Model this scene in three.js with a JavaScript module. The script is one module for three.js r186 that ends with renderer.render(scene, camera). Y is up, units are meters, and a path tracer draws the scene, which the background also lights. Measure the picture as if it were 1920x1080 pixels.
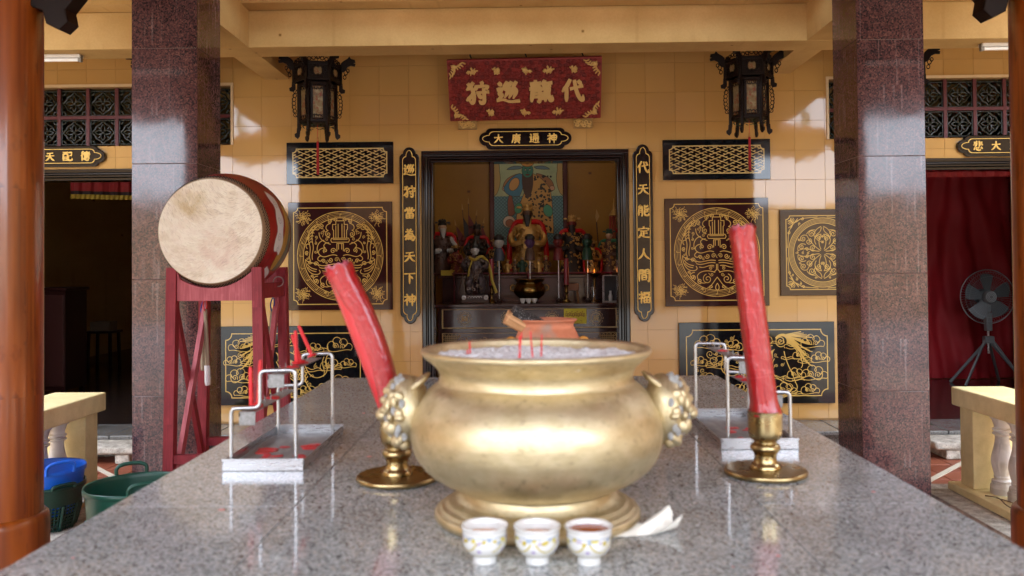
import * as THREE from 'three';
import { mergeGeometries } from 'three/addons/utils/BufferGeometryUtils.js';
import { RoundedBoxGeometry } from 'three/addons/geometries/RoundedBoxGeometry.js';

// ---------- camera, sky, sun, exposure ----------
const scene = new THREE.Scene();
const camera = new THREE.PerspectiveCamera(36.9, 16 / 9, 0.05, 400);
camera.position.set(0, 1.337, 0);
camera.rotation.order = 'YXZ';
camera.rotation.set(THREE.MathUtils.degToRad(1.0), 0.0142, THREE.MathUtils.degToRad(-0.5));
camera.setViewOffset(1920, 1080, 0, 68, 1920, 1080);
camera.focus = 6.3; camera.userData.fStop = 4.6; camera.userData.focus = 6.3;
const renderer = new THREE.WebGLRenderer({ antialias: true });
renderer.toneMapping = THREE.LinearToneMapping;
renderer.toneMappingExposure = 9.5;
renderer.shadowMap.enabled = true;

let seed = 7;
const rnd = () => { seed = (seed * 1664525 + 1013904223) >>> 0; return seed / 4294967296; };
const rr = (a, b) => a + (b - a) * rnd();
function hash(i, j, s) { let h = (i * 374761393 + j * 668265263 + s * 974711) >>> 0; h = Math.imul(h ^ (h >>> 13), 1274126177) >>> 0; return ((h ^ (h >>> 16)) >>> 0) / 4294967296; }
function vnoise(x, y, p, s) { // tiling value noise, period p
  const i = Math.floor(x), j = Math.floor(y), fx = x - i, fy = y - j, u = fx * fx * (3 - 2 * fx), v = fy * fy * (3 - 2 * fy);
  const m = (n) => ((n % p) + p) % p, a = hash(m(i), m(j), s), b = hash(m(i + 1), m(j), s), c = hash(m(i), m(j + 1), s), d = hash(m(i + 1), m(j + 1), s);
  return a + (b - a) * u + (c - a) * v + (a - b - c + d) * u * v;
}
const fbm = (x, y, p, s) => 0.5 * vnoise(x, y, p, s) + 0.3 * vnoise(2 * x, 2 * y, 2 * p, s + 1) + 0.2 * vnoise(4 * x, 4 * y, 4 * p, s + 2);

{ // one overcast sky: soft cloud deck, slightly brighter towards the zenith
  const W = 256, H = 128, d = new Float32Array(W * H * 4);
  for (let j = 0; j < H; j++) for (let i = 0; i < W; i++) {
    const el = (j / (H - 1) - 0.5) * Math.PI, k = (j * W + i) * 4;
    const c = fbm(i / W * 8, j / H * 8, 8, 91), up = Math.max(0, Math.sin(el));
    const b = el < 0 ? 0.35 : (0.95 + 0.35 * up) * (0.82 + 0.36 * c), t = el < 0 ? 0 : Math.max(0, c - 0.42) * 0.5;
    d[k] = b * (0.90 + t * 0.1); d[k + 1] = b * (1.0 + t * 0.05); d[k + 2] = b * (1.15 - t * 0.1); d[k + 3] = 1;
  }
  const t = new THREE.DataTexture(d, W, H, THREE.RGBAFormat, THREE.FloatType);
  t.mapping = THREE.EquirectangularReflectionMapping; t.magFilter = THREE.LinearFilter; t.needsUpdate = true;
  scene.background = t; scene.environment = t;
}
const sun = new THREE.DirectionalLight(0xfff1dc, 0.5);
sun.position.set(4, 20, -5); sun.target.position.set(0, 0, -4); sun.castShadow = true; sun.shadow.radius = 24;
sun.shadow.mapSize.set(2048, 2048); Object.assign(sun.shadow.camera, { left: -14, right: 14, top: 14, bottom: -14, near: 1, far: 60 });
scene.add(sun, sun.target);

// ---------- helpers ----------
const taken = {};
function numbered(n) { if (!(n in taken)) { taken[n] = 0; return n; } taken[n]++; return n + '_' + String(taken[n]).padStart(3, '0'); }
function thing(name, label, category, pos = [0, 0, 0], group) {
  const o = new THREE.Group(); o.name = numbered(name); o.position.set(...pos); scene.add(o);
  o.userData = { label, category }; if (group) o.userData.group = group; return o;
}
function shadow(m) { m.castShadow = m.receiveShadow = true; return m; }
function part(name, geo, mat, parent, label) {
  const m = shadow(new THREE.Mesh(Array.isArray(geo) ? merge(geo) : geo, mat)); m.name = name; parent.add(m);
  if (label) m.userData.label = label; return m;
}
function solo(name, geo, mat, label, category, pos = [0, 0, 0], group) {
  const m = shadow(new THREE.Mesh(Array.isArray(geo) ? merge(geo) : geo, mat)); m.name = numbered(name); m.position.set(...pos); scene.add(m);
  m.userData = { label, category }; if (group) m.userData.group = group; return m;
}
function structure(name, geo, mat) { const m = shadow(new THREE.Mesh(Array.isArray(geo) ? merge(geo) : geo, mat)); m.name = numbered(name); m.userData.kind = 'structure'; scene.add(m); return m; }
function dup(o, pos, label, turn) { const c = o.clone(); c.name = numbered(o.name.replace(/_\d{3}$/, '')); c.position.set(...pos); c.userData = { ...o.userData, label }; if (turn !== undefined) c.rotation.y = turn; scene.add(c); return c; }
function norm(g) { let n = g.index ? g.toNonIndexed() : g; for (const k of Object.keys(n.attributes)) if (!['position', 'normal', 'uv'].includes(k)) n.deleteAttribute(k); if (!n.attributes.uv) n.setAttribute('uv', new THREE.BufferAttribute(new Float32Array(n.attributes.position.count * 2), 2)); return n; }
const merge = (a) => mergeGeometries(a.map(norm));
const T = (g, x = 0, y = 0, z = 0, rx = 0, ry = 0, rz = 0, s = 1) => {
  const m = new THREE.Matrix4().compose(new THREE.Vector3(x, y, z), new THREE.Quaternion().setFromEuler(new THREE.Euler(rx, ry, rz)), Array.isArray(s) ? new THREE.Vector3(...s) : new THREE.Vector3(s, s, s));
  g.applyMatrix4(m); return g;
};
function cubeUV(g, k = 1, ox = 0, oy = 0) { // uv in metres times k
  const p = g.attributes.position, n = g.attributes.normal, u = new Float32Array(p.count * 2);
  for (let i = 0; i < p.count; i++) {
    const ax = Math.abs(n.getX(i)), ay = Math.abs(n.getY(i)), az = Math.abs(n.getZ(i));
    let a, b; if (ay >= ax && ay >= az) { a = p.getX(i); b = p.getZ(i); } else if (ax >= az) { a = p.getZ(i); b = p.getY(i); } else { a = p.getX(i); b = p.getY(i); }
    u[2 * i] = a * k + ox; u[2 * i + 1] = b * k + oy;
  }
  g.setAttribute('uv', new THREE.BufferAttribute(u, 2)); return g;
}
const bx = (x0, x1, y0, y1, z0, z1) => T(new THREE.BoxGeometry(x1 - x0, y1 - y0, z1 - z0), (x0 + x1) / 2, (y0 + y1) / 2, (z0 + z1) / 2);
const rbx = (x0, x1, y0, y1, z0, z1, r = 0.008, s = 2) => T(new RoundedBoxGeometry(x1 - x0, y1 - y0, z1 - z0, s, Math.min(r, (x1 - x0) / 2.1, (y1 - y0) / 2.1, (z1 - z0) / 2.1)), (x0 + x1) / 2, (y0 + y1) / 2, (z0 + z1) / 2);
const lathe = (pts, n = 32) => new THREE.LatheGeometry(pts.map(([r, y]) => new THREE.Vector2(r, y)), n);
const slathe = (pts, n = 32, m = 60) => new THREE.LatheGeometry(new THREE.SplineCurve(pts.map(([r, y]) => new THREE.Vector2(r, y))).getPoints(m), n);
const V3 = (a) => new THREE.Vector3(...a);
function tube(pts, r, seg = 24, rad = 8, tension = 0.5, closed = false) { return new THREE.TubeGeometry(new THREE.CatmullRomCurve3(pts.map(V3), closed, 'catmullrom', tension), seg, r, rad, closed); }
function poly(pts, r, rad = 8, corner = 0.012) { // bent wire with rounded corners
  const path = new THREE.CurvePath(), P = pts.map(V3); let cur = P[0].clone();
  for (let i = 1; i < P.length; i++) {
    if (i < P.length - 1) {
      const a = P[i].clone().lerp(P[i - 1], Math.min(0.49, corner / P[i].distanceTo(P[i - 1]))), b = P[i].clone().lerp(P[i + 1], Math.min(0.49, corner / P[i].distanceTo(P[i + 1])));
      path.add(new THREE.LineCurve3(cur, a)); path.add(new THREE.QuadraticBezierCurve3(a, P[i], b)); cur = b;
    } else path.add(new THREE.LineCurve3(cur, P[i]));
  }
  return new THREE.TubeGeometry(path, pts.length * 14, r, rad, false);
}
function bar(a, b, w, d = w) { // square bar between two points
  const A = V3(a), B = V3(b), L = A.distanceTo(B), g = new THREE.BoxGeometry(w, L, d), q = new THREE.Quaternion().setFromUnitVectors(new THREE.Vector3(0, 1, 0), B.clone().sub(A).normalize());
  g.applyQuaternion(q); g.translate((A.x + B.x) / 2, (A.y + B.y) / 2, (A.z + B.z) / 2); return g;
}
function cone(a, b, r0, r1, n = 10) { const A = V3(a), B = V3(b), g = new THREE.CylinderGeometry(r1, r0, A.distanceTo(B), n), q = new THREE.Quaternion().setFromUnitVectors(new THREE.Vector3(0, 1, 0), B.clone().sub(A).normalize()); g.applyQuaternion(q); g.translate((A.x + B.x) / 2, (A.y + B.y) / 2, (A.z + B.z) / 2); return g; }
const ball = (x, y, z, rx, ry = rx, rz = rx, n = 12) => T(new THREE.SphereGeometry(1, n, Math.max(6, n * 0.7 | 0)), x, y, z, 0, 0, 0, [rx, ry, rz]);
const disc = (pts) => new THREE.Shape(pts.map(([x, y]) => new THREE.Vector2(x, y)));
const ext = (shape, depth, bevel = 0, cs = 6) => new THREE.ExtrudeGeometry(shape, { depth, bevelEnabled: bevel > 0, bevelThickness: bevel, bevelSize: bevel, bevelSegments: 2, curveSegments: cs });
function lumpy(g, amp, f, s = 3) { // push the vertices a little, so that cast or carved things are not perfectly even
  const p = g.attributes.position;
  for (let i = 0; i < p.count; i++) { const x = p.getX(i), y = p.getY(i), z = p.getZ(i); p.setXYZ(i, x + amp * (fbm(y * f + 50, z * f + 50, 999, s) - 0.5), y + amp * (fbm(x * f + 50, z * f + 50, 999, s + 5) - 0.5), z + amp * (fbm(x * f + 50, y * f + 50, 999, s + 9) - 0.5)); }
  g.computeVertexNormals(); return g;
}
// chamfered slab with its front at z = d/2
const slabCache = {};
function chamferSlab(w, h, d, c) {
  const key = [w, h, d, c].map((v) => v.toFixed(3)).join(); if (slabCache[key]) return slabCache[key];
  const x = w / 2, y = h / 2, z = d / 2, P = [[-x, -y, -z], [x, -y, -z], [x, y, -z], [-x, y, -z], [-x, -y, z - c], [x, -y, z - c], [x, y, z - c], [-x, y, z - c], [-x + c, -y + c, z], [x - c, -y + c, z], [x - c, y - c, z], [-x + c, y - c, z]];
  const q = [[8, 9, 10, 11], [4, 5, 9, 8], [5, 6, 10, 9], [6, 7, 11, 10], [7, 4, 8, 11], [0, 1, 5, 4], [1, 2, 6, 5], [2, 3, 7, 6], [3, 0, 4, 7], [1, 0, 3, 2]], pos = [];
  for (const [a, b, e, f] of q) for (const k of [a, b, e, a, e, f]) pos.push(...P[k]);
  const g = new THREE.BufferGeometry(); g.setAttribute('position', new THREE.Float32BufferAttribute(pos, 3)); g.computeVertexNormals(); cubeUV(g, 1); return (slabCache[key] = g);
}
// textures
function dataTex(n, fn, srgb = true, rep = true) {
  const d = new Uint8Array(n * n * 4);
  for (let j = 0; j < n; j++) for (let i = 0; i < n; i++) { const c = fn(i, j), k = (j * n + i) * 4; d[k] = c[0]; d[k + 1] = c[1]; d[k + 2] = c[2]; d[k + 3] = 255; }
  const t = new THREE.DataTexture(d, n, n); t.magFilter = THREE.LinearFilter; t.minFilter = THREE.LinearMipmapLinearFilter; t.generateMipmaps = true; if (rep) t.wrapS = t.wrapT = THREE.RepeatWrapping; if (srgb) t.colorSpace = THREE.SRGBColorSpace; t.needsUpdate = true; return t;
}
function canvasTex(w, h, fn, srgb = true) { const c = document.createElement('canvas'); c.width = w; c.height = h; const x = c.getContext('2d'); fn(x, w, h); const t = new THREE.CanvasTexture(c); if (srgb) t.colorSpace = THREE.SRGBColorSpace; t.anisotropy = 8; return t; }
const clamp = (v) => Math.max(0, Math.min(255, v));
const mixc = (a, b, t) => [clamp(a[0] + (b[0] - a[0]) * t), clamp(a[1] + (b[1] - a[1]) * t), clamp(a[2] + (b[2] - a[2]) * t)];
function graniteTex(n, cell, cols, s, extra) { // crystals: voronoi cells coloured at random
  return dataTex(n, (i, j) => {
    const p = Math.round(n / cell), x = i / cell, y = j / cell, ci = Math.floor(x), cj = Math.floor(y); let best = 9, id = 0;
    for (let a = -1; a <= 1; a++) for (let b = -1; b <= 1; b++) { const I = (((ci + a) % p) + p) % p, J = (((cj + b) % p) + p) % p, dx = ci + a + hash(I, J, s) - x, dy = cj + b + hash(I, J, s + 1) - y, dd = dx * dx + dy * dy; if (dd < best) { best = dd; id = hash(I, J, s + 2); } }
    let acc = 0, c = cols[cols.length - 1]; for (const q of cols) { acc += q[3]; if (id < acc) { c = q; break; } }
    const g = (hash(i, j, s + 5) - 0.5) * 22, l = (fbm(i / n * 6, j / n * 6, 6, s + 8) - 0.5) * 26; let o = [c[0] + g + l, c[1] + g + l, c[2] + g + l];
    if (extra) o = extra(i / n, j / n, o); return o.map(clamp);
  });
}
const std = (o) => new THREE.MeshStandardMaterial(o), phys = (o) => new THREE.MeshPhysicalMaterial(o);
const noiseR = dataTex(256, (i, j) => { const v = 255 * (0.45 + 0.55 * fbm(i / 32, j / 32, 8, 31)); return [v, v, v]; }, false);
const bumpN = dataTex(256, (i, j) => { const v = 255 * fbm(i / 16, j / 16, 16, 41); return [v, v, v]; }, false);
const waveN = dataTex(128, (i, j) => { const v = 255 * fbm(i / 32, j / 32, 4, 47); return [v, v, v]; }, false);
const withRep = (t, k) => { const c = t.clone(); c.repeat.set(k, k); c.needsUpdate = true; return c; };
const M = {};
const greyGranite = graniteTex(512, 3, [[176, 179, 178, 0.36], [153, 155, 154, 0.3], [122, 124, 124, 0.18], [70, 71, 73, 0.1], [182, 174, 164, 0.06]], 3);
const redGranite = graniteTex(512, 4, [[100, 70, 70, 0.36], [84, 58, 60, 0.28], [62, 50, 54, 0.2], [46, 40, 44, 0.09], [118, 84, 80, 0.07]], 13, (u, v, c) => { const s = vnoise(u * 64, v * 3, 64, 77), k = Math.max(0, s - 0.8) * 2.2 * (0.4 + hash(u * 512 | 0, v * 512 | 0, 5)); return mixc(c, [176, 166, 168], Math.min(0.5, k)); });
M.tableTop = std({ map: greyGranite, roughness: 0.13, roughnessMap: noiseR });
M.tableSide = std({ map: greyGranite, roughness: 0.3 });
M.column = std({ map: redGranite, roughness: 0.12, roughnessMap: noiseR, bumpMap: waveN, bumpScale: 0.0006 });
M.columnJoint = std({ color: 0xb9a7a3, roughness: 0.8 });
const tileTones = [[0.53, 0.305, 0.10], [0.515, 0.296, 0.096], [0.545, 0.315, 0.106], [0.525, 0.298, 0.095]];
M.tiles = tileTones.map((c) => std({ color: new THREE.Color().setRGB(...c), roughness: 0.05, bumpMap: withRep(waveN, 1.7), bumpScale: 0.0004 }));
M.grout = std({ color: new THREE.Color().setRGB(0.36, 0.20, 0.07), roughness: 0.9 });
const plasterTex = dataTex(256, (i, j) => { const f = fbm(i / 32, j / 32, 8, 61), g = (hash(i, j, 62) - 0.5) * 6 - (hash(i >> 1, j >> 1, 69) > 0.9992 ? 70 : 0) - Math.max(0, vnoise(i / 6, j / 48, 42, 68) - 0.86) * 90, v = (f - 0.5) * 26 + g; return [194 + v, 158 + v, 98 + v]; });
M.beam = std({ map: plasterTex, roughness: 0.75, bumpMap: bumpN, bumpScale: 0.0015 });
M.rail = std({ map: dataTex(256, (i, j) => { const f = fbm(i / 26, j / 26, 256 / 26 | 0, 63), g = (hash(i, j, 64) - 0.5) * 10, v = (f - 0.5) * 26 + g; return [232 + v, 214 + v, 160 + v * 1.1]; }), roughness: 0.6, bumpMap: bumpN, bumpScale: 0.002 });
M.marble = std({ map: dataTex(256, (i, j) => { const f = vnoise(i / 16 + 3 * fbm(i / 32, j / 32, 8, 66), j / 64, 16, 65), v = (f - 0.5) * 50; return [205 + v, 200 + v, 196 + v]; }), roughness: 0.5 });
M.blackStone = std({ map: graniteTex(256, 3, [[14, 15, 17, 0.6], [22, 24, 26, 0.3], [44, 48, 50, 0.1]], 23), roughness: 0.06 });
M.blackLacquer = std({ color: 0x100e10, roughness: 0.12, bumpMap: bumpN, bumpScale: 0.0004 });
M.doorFrame = std({ color: 0x150e0d, roughness: 0.07 });
M.gold = std({ color: new THREE.Color().setRGB(0.74, 0.47, 0.10), roughness: 0.42, metalness: 0.12 });
M.boardGold = std({ color: new THREE.Color().setRGB(0.62, 0.40, 0.14), roughness: 0.55 });
M.goldLeaf = std({ color: new THREE.Color().setRGB(0.70, 0.47, 0.16), roughness: 0.42, metalness: 0.4 });
M.boardRed = std({ color: new THREE.Color().setRGB(0.24, 0.022, 0.016), roughness: 0.4 });
M.boardReds = [[0.17, 0.010, 0.007], [0.215, 0.014, 0.009], [0.13, 0.008, 0.006]].map((c) => std({ color: new THREE.Color().setRGB(...c), roughness: 0.7 }));
M.maroon = std({ color: 0x5b1f24, roughness: 0.5 });
M.standRed = [0, 1].map((k) => std({ map: dataTex(256, (i, j) => { const g = vnoise(i / 2, j / 40, 128, 71 + k) * 0.6 + vnoise(i / 16, j / 32, 16, 73 + k) * 0.4, w = Math.max(0, vnoise(i / 8, j / 16, 32, 75) - 0.8) * 60, v = (g - 0.5) * 44; return k ? [172 + v + w, 84 + v + w, 92 + v + w] : [134 + v + w, 34 + v * 0.6 + w, 46 + v * 0.6 + w]; }), roughness: 0.6, bumpMap: bumpN, bumpScale: 0.0008 }));
M.lanternWood = phys({ color: 0x170a06, roughness: 0.5, specularIntensity: 0.45, bumpMap: bumpN, bumpScale: 0.0008 });
M.orangeWood = phys({ map: dataTex(256, (i, j) => { const g = vnoise(i / 3, j / 90, 84, 81) * 0.5 + vnoise(i / 14, j / 64, 18, 82) * 0.5, sc = vnoise(i / 1.5, j / 60, 170, 84) > 0.9 ? 16 : 0, w2 = Math.max(0, fbm(i / 10, j / 26, 256, 86) - 0.66) * 150, v = (g - 0.5) * 66 - sc - w2; return [134 + v, 66 + v * 0.7, 18 + v * 0.3]; }), roughness: 0.32, clearcoat: 0.7, clearcoatRoughness: 0.12 });
const brassTex = dataTex(256, (i, j) => { const f = fbm(i / 32, j / 32, 8, 101), st = vnoise(i / 64, j / 2, 4, 102), p = Math.max(0, fbm(i / 16, j / 16, 16, 105) - 0.66) * 2, c = mixc([216, 202, 170], [180, 163, 126], Math.min(1, f * 0.9 + st * 0.25)); return mixc(c, [138, 124, 100], Math.min(0.6, p)); });
brassTex.repeat.set(7, 2); const brassR = dataTex(256, (i, j) => { const v = 255 * (0.5 + 0.5 * fbm(i / 24, j / 24, 256 / 24 | 0, 103)); return [v, v, v]; }, false);
M.brass = std({ map: brassTex, metalness: 1, roughness: 0.72, roughnessMap: brassR, bumpMap: withRep(bumpN, 2), bumpScale: 0.0003 });
M.brassShiny = std({ color: 0xa8946a, metalness: 1, roughness: 0.42, roughnessMap: noiseR });
M.brassDark = std({ color: 0x7d6233, metalness: 1, roughness: 0.25 });
M.steel = std({ color: 0xc2c5c9, metalness: 1, roughness: 0.42, roughnessMap: noiseR, bumpMap: bumpN, bumpScale: 0.0001 });
M.steelDull = std({ map: dataTex(128, (i, j) => { const v = 60 * (fbm(i / 16, j / 16, 8, 111) - 0.5); return [138 + v, 136 + v, 134 + v]; }), metalness: 0.3, roughness: 0.5 });
M.ash = std({ map: dataTex(256, (i, j) => { const v = 60 * (fbm(i / 12, j / 12, 256 / 12 | 0, 113) - 0.5) + 26 * (hash(i, j, 114) - 0.5), g = hash(i >> 1, j >> 1, 115) > 0.965 ? -60 : 0; return [222 + v + g, 222 + v + g, 222 + v + g]; }), roughness: 1, bumpMap: withRep(bumpN, 3), bumpScale: 0.006 });
M.waxRed = phys({ color: 0xc01222, roughness: 0.35, clearcoat: 0.5, clearcoatRoughness: 0.3, bumpMap: bumpN, bumpScale: 0.002 });
M.candleRed = std({ color: 0xcc2128, roughness: 0.55 });
M.porcelain = phys({ color: 0xc6c5c2, roughness: 0.18, clearcoat: 0.6 });
M.dark = std({ color: 0x0c0908, roughness: 0.8 });
M.darkWood = std({ color: 0x2a0f0d, roughness: 0.3 });
M.altarWood = phys({ color: 0x2e1212, roughness: 0.24, clearcoat: 0.5, clearcoatRoughness: 0.08 });
// ---------- brush characters, stroke by stroke on a 100 x 100 square ----------
const HEART = ';18,70 12,88;34,66 38,88 66,94 72,82;50,64 56,74;80,64 90,78';
const SPIRIT = '24,6 30,14;8,28 40,26 24,48 6,62;26,44 26,96;30,48 40,58;';
const WALK = '14,11 23,21;8,39 24,37 15,57 26,63 10,79;6,85 31,83 60,92 97,89;';
const GLYPH = {
  '代': '38,5 25,30 8,52;24,34 24,95;42,42 90,31;57,8 64,45 78,80 92,92 94,72;74,10 84,22',
  '天': '22,22 78,18;12,48 88,44;50,20 46,50 32,75 10,92;50,48 68,76 92,92',
  '巡': WALK + '48,8 36,30 50,46 38,72;66,8 54,30 68,46 56,74;86,8 74,30 86,46 74,76',
  '狩': '34,8 22,24 8,36;14,12 32,40 36,70 30,94 18,86;34,52 20,70 6,82;70,5 74,14;47,23 45,36;47,24 95,22 90,33;50,50 97,47;78,34 79,86 68,95 60,87;57,60 66,73',
  '靝': '8,16 48,14;10,27 46,25;5,39 51,37;28,5 28,39;14,50 11,93;14,50 44,48 45,90 37,94;16,62 43,61;16,75 43,74;66,5 58,22;62,16 95,14;60,28 90,26;56,40 84,38 82,60 90,88 98,86 98,72;57,60 82,58;69,46 69,92;68,62 56,83;71,62 82,80',
  '大': '12,40 88,36;50,10 46,45 30,72 8,90;50,40 68,72 92,90',
  '廣': '50,4 54,12;18,18 88,16;20,18 18,60 6,92;34,31 80,29;46,23 46,42;66,23 66,42;30,42 86,41;36,51 36,77;36,51 78,50 78,76;57,42 57,77;36,63 78,63;36,77 78,76;46,81 30,95;66,81 82,95',
  '通': WALK + '42,10 84,8 68,20;52,18 66,26;44,29 42,76;44,29 86,28 86,72 78,76;46,43 84,42;46,56 84,55;64,22 64,78',
  '神': SPIRIT + '50,26 48,68;50,26 90,25 88,66;50,46 88,45;50,67 88,66;69,6 69,98',
  '當': '50,4 50,20;28,8 34,20;74,6 66,20;16,24 14,36;16,24 88,22 82,34;36,34 36,48;36,34 66,33 66,48;36,48 66,47;26,57 26,92;26,57 78,56 78,92;26,74 78,73;51,57 51,90;26,91 78,90',
  '為': '30,6 38,16;62,4 54,16;20,26 76,24;56,10 40,40 10,66;34,40 72,39 70,51;28,54 80,53 78,65;22,68 88,66 84,90 74,96 68,88;24,78 18,92;38,78 40,90;52,76 56,88;66,74 70,84',
  '下': '8,16 92,13;48,16 48,96;54,36 74,54',
  '能': '28,6 14,24 38,22;34,14 42,26;14,36 12,90;14,36 40,35 40,88 34,92;16,50 38,49;16,64 38,63;60,8 60,34 70,42 90,40 90,30;86,12 62,24;60,50 60,80 70,90 92,88 94,74;88,54 62,66',
  '定': '50,4 52,14;12,22 10,36;12,22 90,20 84,34;26,42 76,40;50,42 50,84;52,60 78,58;32,54 26,74 8,94;28,72 50,88 94,92',
  '人': '50,8 44,46 28,72 6,92;50,36 64,66 94,92',
  '間': '12,8 10,94;12,8 42,7 42,36;12,21 42,20;12,35 42,34;58,8 58,36;58,8 90,7 90,92 80,90;58,20 90,19;58,34 90,33;34,48 34,84;34,48 66,47 66,84;34,65 66,64;34,83 66,82',
  '福': SPIRIT + '46,12 94,10;52,22 52,42;52,22 86,21 86,42;52,42 86,41;48,52 48,94;48,52 92,51 92,94;48,72 92,71;70,52 70,92;48,92 92,91',
  '德': '30,4 14,24;32,24 10,48;20,42 20,96;40,16 92,14;66,4 64,26;42,28 42,46;42,28 90,27 90,46;58,28 58,46;74,28 74,46;42,46 90,45;44,56 90,55;44,68 38,86;54,66 56,88 78,92 84,80;66,64 70,74;84,64 92,76',
  '配': '6,12 50,10;20,12 20,34;36,12 36,34;8,30 8,92;8,30 48,29 48,90;12,60 46,59;12,76 46,75;8,91 48,90;58,16 90,14 90,46;60,46 90,45;60,46 60,82 70,92 94,88 96,72',
  '地': '6,36 40,34;22,10 22,76;4,84 44,70;48,44 94,28 90,62 82,64;70,8 70,70;54,24 54,78 64,90 94,88 96,72',
  '慈': '30,4 38,14;70,4 62,14;12,20 90,18;32,24 20,38 34,40;40,34 16,56 44,56;68,24 56,38 70,40;78,34 54,56 82,56' + HEART,
  '悲': '38,6 36,40 22,58;62,6 62,58;14,16 38,16;14,28 38,28;8,42 38,40;62,16 88,15;62,28 88,27;62,42 94,41' + HEART,
  '赫': '10,18 44,17;27,6 27,36;4,38 48,36;20,40 18,66 6,92;33,40 33,92;12,54 6,68;42,52 48,68;58,18 92,17;75,6 75,36;53,38 97,36;68,40 66,66 56,92;82,40 82,92;61,54 55,68;90,52 97,68',
  '顯': '8,8 8,34;8,8 42,7 42,34;8,21 42,20;8,34 42,33;14,42 8,54 18,58;34,42 28,54 40,58;8,70 4,84;20,70 22,82;34,70 40,82;52,10 96,8;72,10 66,22;56,24 56,72;56,24 92,23 92,72;56,40 92,39;56,55 92,54;56,72 92,71;66,76 52,94;82,76 96,94',
  '靈': '20,8 80,6;12,18 10,30;12,18 90,16 86,28;50,8 50,36;26,26 34,26;66,25 76,25;14,44 14,57 32,57 32,44 14,44;40,44 40,57 60,57 60,44 40,44;68,44 68,57 88,57 88,44 68,44;18,65 84,64;50,65 50,90;30,70 40,82;70,70 60,82;8,92 94,91',
  '威': '20,20 90,17;20,20 18,60 6,92;30,38 56,36;42,46 32,62 52,80;54,48 46,70 28,88;28,62 60,60;60,6 66,50 80,86 94,90 94,74;86,40 62,84;76,6 84,14',
};
function strokeShapes(ch, w) { // outlines of the strokes, in units of the square, y up
  return GLYPH[ch].split(';').map((s) => {
    const P = s.trim().split(' ').map((q) => { const [x, y] = q.split(',').map(Number); return new THREE.Vector2(x / 100 - 0.5, 0.5 - y / 100); });
    const c = P.length > 2 ? new THREE.SplineCurve(P) : new THREE.LineCurve(P[0], P[1]), n = P.length > 2 ? 5 * P.length : 5, L = [], R = [];
    const straightish = Math.abs(P[0].x - P[P.length - 1].x) > Math.abs(P[0].y - P[P.length - 1].y) * 3;
    for (let i = 0; i <= n; i++) {
      const t = i / n, p = c.getPoint(t), d = c.getPoint(Math.min(1, t + 0.02)).sub(c.getPoint(Math.max(0, t - 0.02))).normalize();
      const k = w * 0.5 * (straightish ? 0.78 + 0.35 * Math.pow(2 * t - 1, 2) : (0.8 + 0.5 * Math.sin(Math.PI * (0.2 + 0.55 * t))) * (t > 0.8 ? 1 - (t - 0.8) * 2.6 : 1));
      const e = (i === 0 ? -1 : i === n ? 1 : 0) * w * 0.3;
      L.push(new THREE.Vector2(p.x - d.y * k + d.x * e, p.y + d.x * k + d.y * e)); R.unshift(new THREE.Vector2(p.x + d.y * k + d.x * e, p.y - d.x * k + d.y * e));
    }
    return new THREE.Shape([...L, ...R]);
  });
}
function glyphGeo(ch, size, w, depth) { // raised gold character; every stroke a hair higher than the last
  const gs = strokeShapes(ch, w).map((s, i) => { const g = new THREE.ExtrudeGeometry(s, { depth: (depth + i * 0.00025) / size, bevelEnabled: false, curveSegments: 1 }); return g; });
  const g = merge(gs); g.scale(size, size, size); return g;
}

// ---------- gold line engravings ----------
const GOLD = '#c9a558';
function spiral(x, cx, cy, r, turns, a0, dir = 1) { x.beginPath(); for (let i = 0; i <= turns * 24; i++) { const t = i / (turns * 24), a = a0 + dir * t * turns * 6.283, q = r * (1 - 0.85 * t); x.lineTo(cx + q * Math.cos(a), cy + q * Math.sin(a)); } x.stroke(); }
function cloud(x, cx, cy, s, flip = 1, tail = 1) { // curling cloud with a trailing ribbon
  x.save(); x.translate(cx, cy); x.scale(flip * s, s); x.lineWidth /= s;
  x.beginPath(); x.moveTo(-1.0, 0.35);
  for (const [a, b, r] of [[-0.8, 0.1, 0.3], [-0.35, -0.25, 0.34], [0.2, -0.35, 0.36], [0.68, -0.05, 0.32]]) x.arc(a, b, r, Math.PI * 0.85, Math.PI * 1.95);
  x.quadraticCurveTo(1.15, 0.3, 0.8, 0.42); x.bezierCurveTo(0.3, 0.6, -0.4, 0.2, -1.0, 0.35); x.stroke();
  spiral(x, -0.3, 0.05, 0.24, 1.4, 0.6, -1); spiral(x, 0.35, 0.0, 0.27, 1.5, 2.6, 1);
  if (tail) { x.beginPath(); x.moveTo(1.0, 0.3); x.bezierCurveTo(1.4, -0.1, 1.7, 0.6, 2.2, 0.2); x.bezierCurveTo(2.5, 0, 2.7, 0.3, 2.5, 0.45); x.stroke(); x.beginPath(); x.moveTo(0.8, 0.48); x.bezierCurveTo(1.4, 0.2, 1.7, 0.8, 2.4, 0.42); x.stroke(); }
  x.restore();
}
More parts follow.
